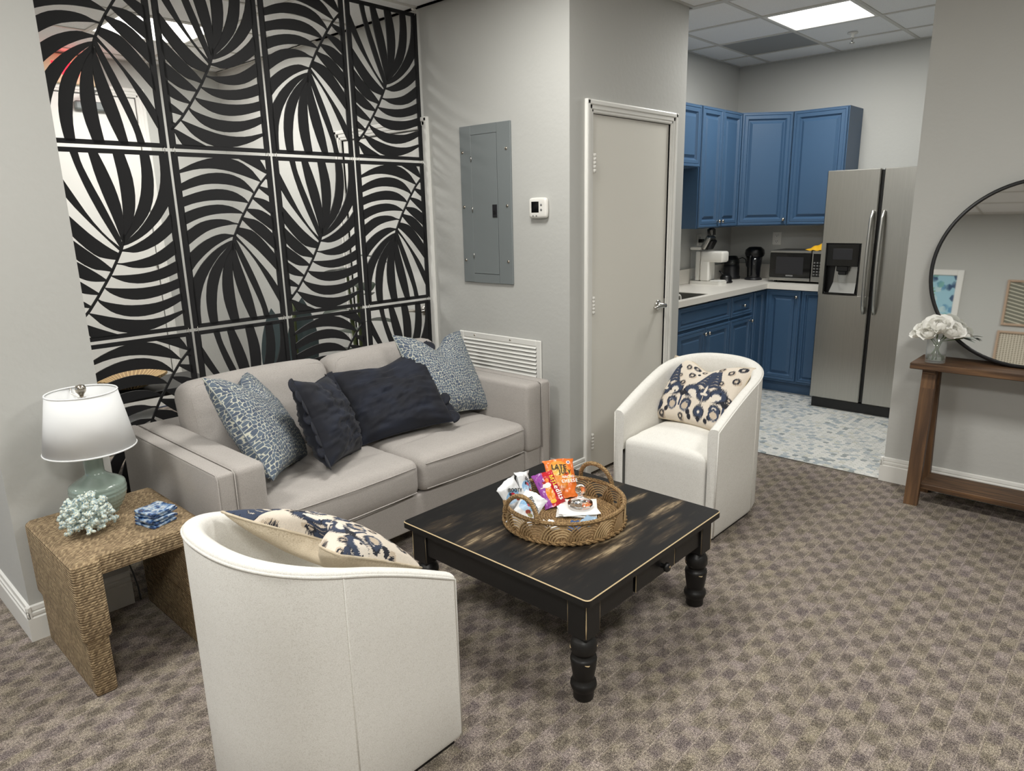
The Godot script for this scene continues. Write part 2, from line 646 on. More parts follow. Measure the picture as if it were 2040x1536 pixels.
func ikat_texture() -> ImageTexture:
	var w := 640
	var h := 480
	var im := Image.create(w, h, false, Image.FORMAT_RGB8)
	im.fill(rgb(222, 211, 196))
	var blue := rgb(54, 64, 86)
	var dark := rgb(32, 34, 44)
	var sand := rgb(196, 180, 160)
	var cream := rgb(226, 217, 204)
	for c in [Vector2(0.12, 0.30), Vector2(0.67, 0.30)]:
		# crown: stacked pairs of curling fronds on a trunk
		for pass_col in [[dark, 0.0], [blue, 0.0035]]:
			stroke(im, [c + Vector2(0, 0.10), c + Vector2(0, -0.17)], 0.022 - pass_col[1], pass_col[0], 0.3)
			for j in 6:
				var y0 := 0.05 - 0.040 * j
				var l := 0.155 - 0.020 * j
				for s in [-1.0, 1.0]:
					stroke(im, [c + Vector2(0, y0), c + Vector2(s * l * 0.45, y0 - 0.042), c + Vector2(s * l * 0.85, y0 - 0.038), c + Vector2(s * l, y0 - 0.006)], 0.0165 - pass_col[1], pass_col[0], 0.4)
		for s in [-1.0, 1.0]:
			blot(im, c + 1.3 * Vector2(s * 0.125, 0.085), 0.1014, 0.0858, dark, 0.0, 0.35)
			blot(im, c + 1.3 * Vector2(s * 0.125, 0.085), 0.0884, 0.0741, blue, 0.0, 0.3)
			blot(im, c + 1.3 * Vector2(s * 0.118, 0.100), 0.0520, 0.0364, cream, 0.0, 0.4)
			blot(im, c + 1.3 * Vector2(s * 0.075, 0.128), 0.0585, 0.0286, cream, 0.0, 0.3)
			blot(im, c + 1.3 * Vector2(s * 0.135, 0.205), 0.0676, 0.0572, dark, 0.0, 0.4)
			blot(im, c + 1.3 * Vector2(s * 0.135, 0.205), 0.0572, 0.0468, blue, 0.0, 0.4)
			blot(im, c + 1.3 * Vector2(s * 0.130, 0.200), 0.0286, 0.0195, cream, 0.0, 0.6)
			blot(im, c + 1.3 * Vector2(s * 0.130, 0.203), 0.0130, 0.0091, dark, 0.0, 0.6)
			blot(im, c + 1.3 * Vector2(s * 0.10, 0.275), 0.0260, 0.0286, dark, 0.0, 0.4)
		blot(im, c + 1.3 * Vector2(0, 0.105), 0.0858, 0.0780, dark, 0.0, 0.3)
		blot(im, c + 1.3 * Vector2(0, 0.105), 0.0754, 0.0676, blue, 0.0, 0.3)
		blot(im, c + 1.3 * Vector2(0, 0.06), 0.0156, 0.0585, cream, 0.0, 0.3)
		blot(im, c + 1.3 * Vector2(0, 0.10), 0.0468, 0.0182, cream, 0.0, 0.5)
		stroke(im, [c + 1.3 * Vector2(0, 0.12), c + 1.3 * Vector2(0, 0.215)], 0.011, dark, 0.3)
		stroke(im, [c + 1.3 * Vector2(0, 0.12), c + 1.3 * Vector2(0, 0.215)], 0.004, cream, 0.1)
		blot(im, c + 1.3 * Vector2(0, 0.255), 0.0650, 0.0715, dark, 0.0, 0.4)
		blot(im, c + 1.3 * Vector2(0, 0.255), 0.0546, 0.0598, blue, 0.0, 0.4)
		blot(im, c + 1.3 * Vector2(0, 0.255), 0.0156, 0.0169, cream, 0.0, 0.6)
	for c in [Vector2(0.40, 0.06), Vector2(0.92, 0.05)]:
		blot(im, c, 0.05, 0.035, dark, 0.35, 0.5)
	# small palms between the crowns
	for c in [Vector2(0.40, 0.50), Vector2(0.93, 0.52)]:
		for k in range(-3, 4):
			var s := float(k) / 3.0
			stroke(im, [c, c + Vector2(s * 0.05, -0.075 + absf(s) * 0.02), c + Vector2(s * 0.085, -0.085 + absf(s) * 0.06)], 0.0065, dark, 0.5)
		stroke(im, [c, c + Vector2(0.005, 0.10)], 0.011, blue, 0.5)
		for s in [-1.0, 1.0]:
			blot(im, c + Vector2(s * 0.085, 0.10), 0.062, 0.060, blue, 0.70, 0.3)
			blot(im, c + Vector2(s * 0.085, 0.10), 0.040, 0.036, sand, 0.0, 0.3)
	# leopard rings and dots
	for p in [[0.30, 0.10, 0.036], [0.40, 0.20, 0.040], [0.25, 0.24, 0.024], [0.335, 0.33, 0.032], [0.12, 0.07, 0.028], [0.83, 0.11, 0.032], [0.93, 0.20, 0.036], [0.80, 0.26, 0.026], [0.50, 0.07, 0.030], [0.70, 0.06, 0.030], [0.95, 0.42, 0.026], [0.45, 0.71, 0.030], [0.20, 0.71, 0.034], [0.02, 0.05, 0.03]]:
		blot(im, Vector2(p[0] + 0.012, p[1] + 0.008), p[2] * 1.15, p[2] * 1.1, sand, 0.3, 0.3)
		blot(im, Vector2(p[0], p[1]), p[2], p[2], dark, 0.50, 0.5)
	for p in [[0.19, 0.14, 0.018], [0.215, 0.44, 0.012], [0.47, 0.15, 0.017], [0.28, 0.45, 0.010], [0.44, 0.46, 0.013], [0.56, 0.70, 0.024], [0.67, 0.70, 0.022], [0.76, 0.70, 0.022], [0.85, 0.38, 0.012], [0.10, 0.73, 0.022], [0.04, 0.70, 0.018], [0.31, 0.52, 0.009]]:
		blot(im, Vector2(p[0], p[1]), p[2], p[2] * 1.15, dark, 0.0, 0.4)
	# woven grain
	var r := RandomNumberGenerator.new()
	r.seed = 9
	for y in h:
		for x in w:
			var c := im.get_pixel(x, y)
			im.set_pixel(x, y, c * (0.95 + 0.10 * r.randf()))
	return ImageTexture.create_from_image(im)


func table_texture() -> ImageTexture:
	# black paint rubbed through to pale undercoat in streaks along x
	var n := 768
	var d := PackedByteArray()
	d.resize(n * n * 3)
	var a := FastNoiseLite.new()
	a.frequency = 0.006
	a.seed = 31
	var b := FastNoiseLite.new()
	b.frequency = 0.02
	b.seed = 8
	b.fractal_octaves = 4
	var r := RandomNumberGenerator.new()
	r.seed = 2
	# streaks: middle, half sizes, strength of the rub
	var spots := [[0.50, 0.22, 0.24, 0.10, 1.0], [0.12, 0.62, 0.20, 0.09, 0.85], [0.86, 0.20, 0.20, 0.05, 1.0], [0.88, 0.36, 0.10, 0.035, 0.9], [0.74, 0.12, 0.14, 0.04, 0.7], [0.36, 0.16, 0.22, 0.07, 0.9], [0.28, 0.42, 0.24, 0.14, 0.65], [0.62, 0.34, 0.12, 0.04, 0.9], [0.18, 0.28, 0.22, 0.10, 0.7], [0.94, 0.52, 0.10, 0.05, 0.6], [0.10, 0.84, 0.14, 0.07, 0.6], [0.66, 0.06, 0.20, 0.03, 0.6], [0.30, 0.74, 0.18, 0.10, 0.4]]
	for y in n:
		for x in n:
			var u := float(x) / n
			var v := float(y) / n
			var m := 0.0
			for s in spots:
				var dx: float = (u - s[0]) / s[2]
				var dy: float = (v - s[1]) / s[3]
				var q := dx * dx + dy * dy
				if q < 1.0:
					m = maxf(m, (1.0 - q) * s[4])
			var st := a.get_noise_2d(x * 0.8, y * 5.0) * 0.7 + a.get_noise_2d(x * 1.5 + 900.0, y * 18.0) * 0.35 + b.get_noise_2d(x * 0.6, y * 2.5) * 0.3
			var thin := clampf(m * 1.5 + st * 0.9 - 0.12, 0.0, 1.0)
			var k := clampf((m * 1.0 + st * 0.95 - 0.66) * 1.9, 0.0, 1.0)
			if r.randf() < 0.00012:
				k = 1.0
			var c := rgb(18, 17, 17).lerp(rgb(74, 62, 48), thin * 0.85).lerp(rgb(190, 170, 136), k * 0.72)
			c *= 0.9 + 0.2 * r.randf()
			var o := (y * n + x) * 3
			d[o] = int(clampf(c.r, 0, 1) * 255)
			d[o + 1] = int(clampf(c.g, 0, 1) * 255)
			d[o + 2] = int(clampf(c.b, 0, 1) * 255)
	return from_bytes(n, n, d)


func rope_texture(height: bool) -> ImageTexture:
	# 16 twisted strands of seagrass side by side, running along u
	var n := 256
	var d := PackedByteArray()
	d.resize(n * n * 3)
	var r := RandomNumberGenerator.new()
	r.seed = 13
	var tone := []
	for i in 16 * 40:
		tone.append(r.randf())
	for y in n:
		var s := y / 16
		var fy := (y % 16) / 15.0 * 2.0 - 1.0
		for x in n:
			var t := (x + fy * 5.0 + s * 7.0) / 12.8
			var fx := (t - floorf(t)) * 2.0 - 1.0
			var hgt := clampf(1.0 - fy * fy * 0.85 - pow(absf(fx), 3.0) * 0.40, 0.0, 1.0)
			var k: float = tone[s * 40 + posmod(int(floorf(t)), 20)]
			var o := (y * n + x) * 3
			if height:
				var v := int(hgt * 255)
				d[o] = v
				d[o + 1] = v
				d[o + 2] = v
			else:
				var c := rgb(122, 102, 76).lerp(rgb(190, 166, 130), k)
				c *= 0.94 + 0.12 * r.randf()
				d[o] = int(clampf(c.r, 0, 1) * 255)
				d[o + 1] = int(clampf(c.g, 0, 1) * 255)
				d[o + 2] = int(clampf(c.b, 0, 1) * 255)
	return from_bytes(n, n, d)


func streak_texture(a: Color, b: Color, sd: int, fx: float, fy: float, n := 512, knots := false) -> ImageTexture:
	var d := PackedByteArray()
	d.resize(n * n * 3)
	var f := FastNoiseLite.new()
	f.seed = sd
	f.frequency = 0.02
	f.fractal_octaves = 4
	var r := RandomNumberGenerator.new()
	r.seed = sd
	for y in n:
		for x in n:
			var k := clampf(f.get_noise_2d(x * fx, y * fy) * 0.9 + 0.5 + (r.randf() - 0.5) * 0.08, 0.0, 1.0)
			if knots:
				k = clampf(k + 0.18 * sin((y + 30.0 * f.get_noise_2d(x * fx * 0.5 + 400, y * 0.4)) * 0.30), 0.0, 1.0)
			var c := a.lerp(b, k)
			var o := (y * n + x) * 3
			d[o] = int(c.r * 255)
			d[o + 1] = int(c.g * 255)
			d[o + 2] = int(c.b * 255)
	return from_bytes(n, n, d)


func print_texture(kind: String) -> ImageTexture:
	var w := 256
	var h := 320
	var im := Image.create(w, h, false, Image.FORMAT_RGB8)
	var r := RandomNumberGenerator.new()
	r.seed = 17
	if kind == "jungle":
		im.fill(rgb(158, 202, 218))
		for i in 40:
			var c := Vector2(r.randf(), r.randf() * 1.25)
			var col: Color = [rgb(94, 150, 186), rgb(40, 74, 112), rgb(120, 176, 170), rgb(190, 216, 220)][r.randi() % 4]
			var dir := r.randf() * TAU
			for k in 9:
				var s := (k - 4) / 4.0
				stroke(im, [c, c + Vector2(0.16 * (1.0 - absf(s) * 0.4), 0).rotated(dir + s * 0.9)], 0.009, col)
		for k in 13:
			stroke(im, [Vector2(0.62, 0.42), Vector2(0.62, 0.42) + Vector2(0.17, 0).rotated(TAU * k / 13.0)], 0.013, rgb(110, 152, 70))
	elif kind == "leaf":
		im.fill(rgb(112, 112, 98))
		for k in 40:
			var y0 := k * 0.055 - 0.4
			stroke(im, [Vector2(0.30, y0 + 0.1), Vector2(0.62, y0 + 0.02), Vector2(1.0, y0 - 0.12)] if k % 2 == 0 else [Vector2(0.30, y0 + 0.1), Vector2(0.12, y0 + 0.18), Vector2(0.0, y0 + 0.32)], 0.013, rgb(220, 216, 196))
		stroke(im, [Vector2(0.30, 0.0), Vector2(0.24, 0.6), Vector2(0.34, 1.25)], 0.012, rgb(222, 218, 198))
	else:
		im.fill(rgb(214, 206, 188))
		for j in 22:
			for i in 18:
				blot(im, Vector2(0.03 + i * 0.056, 0.03 + j * 0.056), 0.017, 0.017, rgb(104, 92, 74))
	return ImageTexture.create_from_image(im)


func bag_texture(kind: String) -> ImageTexture:
	var w := 256
	var h := 340
	var im := Image.create(w, h, false, Image.FORMAT_RGB8)
	if kind == "orange":
		im.fill(rgb(236, 120, 44))
		blot(im, Vector2(0.42, 0.52), 0.40, 0.46, rgb(244, 156, 64))
		blot(im, Vector2(0.40, 0.40), 0.24, 0.20, rgb(248, 196, 96))
		blot(im, Vector2(0.74, 0.62), 0.09, 0.22, rgb(248, 200, 92))
		blot(im, Vector2(0.80, 0.14), 0.07, 0.07, rgb(250, 226, 210))
		blot(im, Vector2(0.80, 0.14), 0.035, 0.035, rgb(120, 110, 160))
		blot(im, Vector2(0.66, 0.56), 0.08, 0.08, rgb(236, 108, 60))
		for k in 9:
			blot(im, Vector2(0.18 + 0.08 * (k % 5) + 0.03 * (k / 5), 0.98 + 0.10 * (k / 5)), 0.062, 0.05, [rgb(206, 120, 64), rgb(222, 150, 92), rgb(196, 104, 60)][k % 3])
	elif kind == "fruit":
		for y in h:
			for x in w:
				var u := float(x) / w
				im.set_pixel(x, y, rgb(152, 70, 160) if u < 0.42 - 0.12 * float(y) / h else rgb(196, 36, 48))
		blot(im, Vector2(0.42, 0.86), 0.19, 0.32, rgb(238, 140, 40))
		blot(im, Vector2(0.42, 0.52), 0.20, 0.10, rgb(246, 240, 228))
		blot(im, Vector2(0.24, 0.56), 0.16, 0.018, rgb(240, 232, 226))
		blot(im, Vector2(0.52, 0.34), 0.09, 0.08, rgb(240, 130, 50))
		blot(im, Vector2(0.34, 0.40), 0.10, 0.05, rgb(160, 40, 40))
		blot(im, Vector2(0.38, 0.28), 0.05, 0.02, rgb(245, 240, 240), 0.0, 0.0, -PI, PI, 0.7)
		blot(im, Vector2(0.42, 1.14), 0.15, 0.07, rgb(248, 190, 60))
		blot(im, Vector2(0.12, 0.40), 0.05, 0.10, rgb(120, 54, 140))
	else:
		im.fill(rgb(236, 238, 240))
		blot(im, Vector2(0.42, 0.52), 0.34, 0.20, rgb(150, 194, 232))
		blot(im, Vector2(0.36, 0.64), 0.26, 0.10, rgb(190, 216, 240))
		blot(im, Vector2(0.46, 0.46), 0.10, 0.06, rgb(196, 40, 60), 0.0, 0.0, -PI, PI, 0.5)
		blot(im, Vector2(0.36, 0.42), 0.06, 0.06, rgb(44, 40, 60))
		blot(im, Vector2(0.60, 0.70), 0.11, 0.08, rgb(160, 70, 50))
		blot(im, Vector2(0.74, 0.76), 0.12, 0.06, rgb(150, 140, 90))
		for k in 8:
			blot(im, Vector2(0.25 + 0.07 * k, 1.0 + 0.04 * (k % 3)), 0.05, 0.03, rgb(216, 220, 214))
	return ImageTexture.create_from_image(im)


func make_textures() -> void:
	T.carpet = carpet_texture()
	T.boucle = boucle_texture(rgb(234, 232, 226), rgb(194, 189, 179), rgb(246, 244, 240), 0.50, 3)
	T.sofa = boucle_texture(rgb(178, 172, 167), rgb(146, 140, 135), rgb(196, 191, 186), 0.55, 5)
	T.linen = boucle_texture(rgb(206, 192, 168), rgb(176, 160, 136), rgb(222, 210, 190), 0.6, 6, 256)
	T.croc = croc_texture()
	T.ikat = ikat_texture()
	T.table = table_texture()
	T.rope = rope_texture(false)
	T.rope_h = rope_texture(true)
	T.wood = streak_texture(rgb(64, 45, 30), rgb(116, 85, 57), 12, 0.20, 3.0, 512)
	T.wood_up = streak_texture(rgb(70, 49, 32), rgb(122, 90, 60), 15, 3.0, 0.2, 256)
	T.steel = streak_texture(rgb(178, 176, 170), rgb(183, 181, 175), 14, 6.0, 0.12, 256)
	T.jungle = print_texture("jungle")
	T.leaf = print_texture("leaf")
	T.dots = print_texture("dots")
	T.bag_orange = bag_texture("orange")
	T.bag_fruit = bag_texture("fruit")
	T.bag_white = bag_texture("white")
	T.fine = ntex(256, 0.16, [grey(0), grey(1)], [0.0, 1.0], 2, 3)
	T.plaster = ntex(256, 0.05, [grey(0), grey(1)], [0.0, 1.0], 6, 4)
	T.fold = ntex(256, 0.012, [grey(0), grey(1)], [0.0, 1.0], 9, 3)
	T.speck = ntex(256, 0.22, [grey(0.88), grey(0.96), grey(0.97)], [0.0, 0.42, 1.0], 12, 2)
	T.coral = ntex(256, 0.045, [rgb(84, 126, 162), rgb(176, 200, 204), rgb(222, 226, 212), rgb(232, 226, 200)], [0.15, 0.36, 0.52, 0.80], 15, 4)
	T.agate = ntex(256, 0.014, [rgb(24, 44, 84), rgb(60, 98, 150), rgb(150, 178, 208), rgb(224, 228, 230), rgb(70, 104, 150)], [0.22, 0.38, 0.5, 0.62, 0.78], 18, 4)
	T.velvet = ntex(256, 0.010, [rgb(12, 15, 27), rgb(22, 28, 44)], [0.3, 0.75], 20, 3)


# ---------------------------------------------------------------- materials

func mat(key: String, col: Color, rough := 0.6, metal := 0.0) -> StandardMaterial3D:
	var m := StandardMaterial3D.new()
	m.resource_name = key
	m.albedo_color = col
	m.roughness = rough
	m.metallic = metal
	M[key] = m
	return m


func tri(m: StandardMaterial3D, scale: float, world := false) -> void:
	m.uv1_triplanar = true
	m.uv1_world_triplanar = world
	m.uv1_scale = Vector3.ONE * scale
	m.uv1_triplanar_sharpness = 8.0


func relief(m: StandardMaterial3D, t: Texture2D, cm: float) -> void:
	m.heightmap_enabled = true
	m.heightmap_texture = t
	m.heightmap_scale = cm


func make_materials() -> void:
	var m := mat("wall_paint", rgb(190, 190, 186), 0.75)
	tri(m, 2.0, true)
	relief(m, T.plaster, 0.06)
	m = mat("white_trim", rgb(232, 231, 226), 0.38)
	m = mat("door_paint", rgb(226, 223, 214), 0.5)
	m = mat("white_door", rgb(232, 231, 226), 0.45)
	m = mat("carpet", Color.WHITE, 0.95)
	m.albedo_texture = T.carpet
	m.uv1_triplanar = true
	m.uv1_world_triplanar = true
	m.uv1_scale = Vector3(1.0 / 0.936, 1.0, 1.0 / 0.91)
	relief(m, T.carpet, 0.25)
	m = mat("ceiling_tile", Color.WHITE, 0.9)
	m.albedo_texture = T.speck
	tri(m, 3.0, true)
	relief(m, T.fine, 0.12)
	mat("ceiling_grid", rgb(206, 204, 198), 0.5)
	mat("air_tile", rgb(150, 151, 150), 0.7)
	m = mat("screen_black", rgb(15, 15, 18), 0.7)
	m = mat("boucle", Color.WHITE, 0.95)
	m.albedo_texture = T.boucle
	tri(m, 7.5, true)
	relief(m, T.boucle, 0.07)
	m = mat("sofa_cloth", Color.WHITE, 0.95)
	m.albedo_texture = T.sofa
	tri(m, 7.0, true)
	relief(m, T.sofa, 0.05)
	m.rim_enabled = true
	m.rim = 0.15
	m = mat("croc_cloth", Color.WHITE, 0.85)
	m.albedo_texture = T.croc
	m = mat("ikat_cloth", Color.WHITE, 0.85)
	m.albedo_texture = T.ikat
	m = mat("ikat_cloth_shifted", Color.WHITE, 0.85)
	m.albedo_texture = T.ikat
	m.uv1_offset = Vector3(0.22, 0.30, 0)
	m = mat("linen_cloth", Color.WHITE, 0.9)
	m.albedo_texture = T.linen
	m.uv1_scale = Vector3(4, 4, 1)
	m = mat("velvet", Color.WHITE, 0.8)
	m.albedo_texture = T.velvet
	m.rim_enabled = true
	m.rim = 0.14
	m.rim_tint = 0.8
	m = mat("black_paint", rgb(22, 21, 21), 0.42)
	relief(m, T.fine, 0.02)
	tri(m, 4.0)
	m = mat("table_paint", Color.WHITE, 0.55)
	m.metallic_specular = 0.35
	m.albedo_texture = T.table
	mat("worn_wood", rgb(200, 178, 138), 0.6)
	m = mat("rope", Color.WHITE, 0.85)
	m.albedo_texture = T.rope
	tri(m, 7.0)
	relief(m, T.rope_h, 0.35)
	m = mat("rope_across", Color.WHITE, 0.85)
	m.albedo_texture = T.rope
	tri(m, 7.0)
	relief(m, T.rope_h, 0.35)
	m = mat("wicker", rgb(186, 158, 116), 0.6)
	m = mat("wicker_dark", rgb(158, 130, 92), 0.65)
	m = mat("twine", Color.WHITE, 0.8)
	m.albedo_texture = T.rope
	m.albedo_color = rgb(255, 240, 214)
	tri(m, 10.0)
	relief(m, T.rope_h, 0.25)
	m = mat("console_wood", Color.WHITE, 0.55)
	m.albedo_texture = T.wood
	m.uv1_triplanar = true
	m.uv1_scale = Vector3(1.6, 1.6, 1.6)
	m = mat("console_legs", Color.WHITE, 0.55)
	m.albedo_texture = T.wood_up
	m.uv1_triplanar = true
	m.uv1_scale = Vector3(1.6, 1.6, 1.6)
	m = mat("cabinet_blue", rgb(60, 88, 118), 0.40)
	m = mat("counter", rgb(226, 222, 214), 0.3)
	tri(m, 3.0, true)
	m = mat("steel", Color.WHITE, 0.28, 1.0)
	m.albedo_texture = T.steel
	tri(m, 3.0)
	m = mat("steel_plain", rgb(170, 169, 165), 0.32, 1.0)
	mat("satin", rgb(188, 187, 182), 0.42, 1.0)
	mat("chrome", rgb(205, 203, 198), 0.16, 1.0)
	mat("nickel", rgb(190, 182, 170), 0.22, 1.0)
	mat("black_plastic", rgb(16, 16, 18), 0.35)
	mat("black_gloss", rgb(8, 8, 9), 0.08)
	mat("dark_plastic", rgb(34, 34, 38), 0.4)
	mat("white_plastic", rgb(228, 226, 220), 0.35)
	mat("grey_plastic", rgb(120, 120, 120), 0.5)
	m = mat("panel_grey", rgb(122, 128, 129), 0.45)
	mat("panel_line", rgb(58, 62, 64), 0.6)
	mat("dark_gap", rgb(14, 13, 13), 0.9)
	mat("shade_white", rgb(236, 237, 237), 0.85)
	m = mat("celadon", rgb(146, 162, 152), 0.18)
	m.clearcoat_enabled = true
	m.clearcoat = 0.6
	m.clearcoat_roughness = 0.08
	m = mat("coral_glaze", Color.WHITE, 0.4)
	m.albedo_texture = T.coral
	tri(m, 14.0)
	m = mat("agate", Color.WHITE, 0.12)
	m.albedo_texture = T.agate
	tri(m, 5.0)
	m.clearcoat_enabled = true
	m.clearcoat = 0.8
	m.clearcoat_roughness = 0.05
	mat("napkin", rgb(242, 241, 238), 0.85)
	m = mat("clear_glass", Color(1, 1, 1, 0.0), 0.02)
	m.transparency = BaseMaterial3D.TRANSPARENCY_ALPHA
	m.refraction_enabled = true
	m.refraction_scale = 0.05
	m = mat("water", Color(0.93, 0.97, 0.93, 0.02), 0.02)
	m.transparency = BaseMaterial3D.TRANSPARENCY_ALPHA
	m.refraction_enabled = true
	m.refraction_scale = 0.033
	m = mat("thin_glass", Color(0.92, 0.95, 0.95, 0.10), 0.04)
	m.transparency = BaseMaterial3D.TRANSPARENCY_ALPHA
	m = mat("smoke_glass", Color(0.10, 0.10, 0.12, 0.62), 0.06)
	m.transparency = BaseMaterial3D.TRANSPARENCY_ALPHA
	mat("mirror", rgb(232, 234, 234), 0.02, 1.0)
	m = mat("petal", rgb(250, 249, 245), 0.7)
	m.backlight_enabled = true
	m.backlight = rgb(150, 148, 138)
	m = mat("grey_leaf", rgb(166, 172, 166), 0.8)
	m = mat("flower_stem", rgb(84, 104, 58), 0.6)
	m = mat("plant_green", rgb(34, 52, 36), 0.4)
	m = mat("plant_teal", rgb(98, 114, 116), 0.5)
	m = mat("plant_stem", rgb(82, 92, 48), 0.6)
	mat("straw", rgb(206, 178, 132), 0.8)
	mat("pot", rgb(30, 30, 32), 0.5)
	for b in [["orange", 0.28], ["fruit", 0.25], ["white", 0.32]]:
		m = mat("bag_" + b[0], Color.WHITE, b[1])
		m.albedo_texture = T["bag_" + b[0]]
		relief(m, T.fold, 0.10)
	mat("foil_blue", rgb(44, 84, 140), 0.25)
	mat("foil_pale", rgb(150, 176, 200), 0.2)
	mat("ink_black", rgb(30, 30, 26), 0.6)
	mat("ink_white", rgb(246, 244, 238), 0.6)
	mat("ink_yellow", rgb(240, 206, 60), 0.6)
	mat("yellow_cloth", rgb(232, 178, 24), 0.7)
	mat("pale_oak", rgb(186, 160, 136), 0.6)
	for k in ["jungle", "leaf", "dots"]:
		m = mat("print_" + k, Color.WHITE, 0.6)
		m.albedo_texture = T[k]
	mat("cord_grey", rgb(90, 92, 96), 0.5)
	m = mat("light_panel", rgb(250, 250, 250), 0.6)
	m.emission_enabled = true
	m.emission = Color(1.0, 0.985, 0.96)
	m.emission_energy_multiplier = 2.2
	m = mat("exit_red", rgb(230, 30, 60), 0.5)
	m.emission_enabled = true
	m.emission = Color(1.0, 0.06, 0.16)
	m.emission_energy_multiplier = 1.6
	mat("cream_plastic", rgb(226, 208, 172), 0.5)
	var tones := [rgb(226, 226, 222), rgb(218, 219, 214), rgb(206, 209, 208), rgb(190, 197, 200), rgb(172, 182, 188), rgb(210, 210, 200), rgb(150, 158, 160)]
	for i in tones.size():
		mat("stone_tile_%d" % i, tones[i], 0.35)
	mat("grout", rgb(220, 221, 218), 0.9)


# ---------------------------------------------------------------- room shell

const BASE_PROF := [Vector2(0, 0), Vector2(0.016, 0), Vector2(0.016, 0.092), Vector2(0.011, 0.097), Vector2(0.014, 0.104), Vector2(0.014, 0.114), Vector2(0.008, 0.118), Vector2(0.011, 0.124), Vector2(0.009, 0.138), Vector2(0.0, 0.142)]
const CASE_PROF := [Vector2(0, 0), Vector2(0.018, 0), Vector2(0.021, 0.006), Vector2(0.021, 0.022), Vector2(0.015, 0.027), Vector2(0.015, 0.045), Vector2(0.011, 0.050), Vector2(0.011, 0.060), Vector2(0.006, 0.066), Vector2(0, 0.066)]


func wall(called: String, label: String, parts: Array, m: Material = null) -> void:
	var st := tool()
	for p in parts:
		box(st, Vector3(p[0], p[1], p[2]), Vector3(p[3], p[4], p[5]))
	var o := single(st, called, m if m else M.wall_paint, label, "wall")
	o.set_meta("kind", "structure")


func baseboard(called: String, label: String, runs: Array) -> void:
	var st := tool()
	for r in runs:
		mould(st, r[0], r[1], r[2], BASE_PROF)
	var o := single(st, called, M.white_trim, label, "baseboard")
	o.set_meta("kind", "structure")


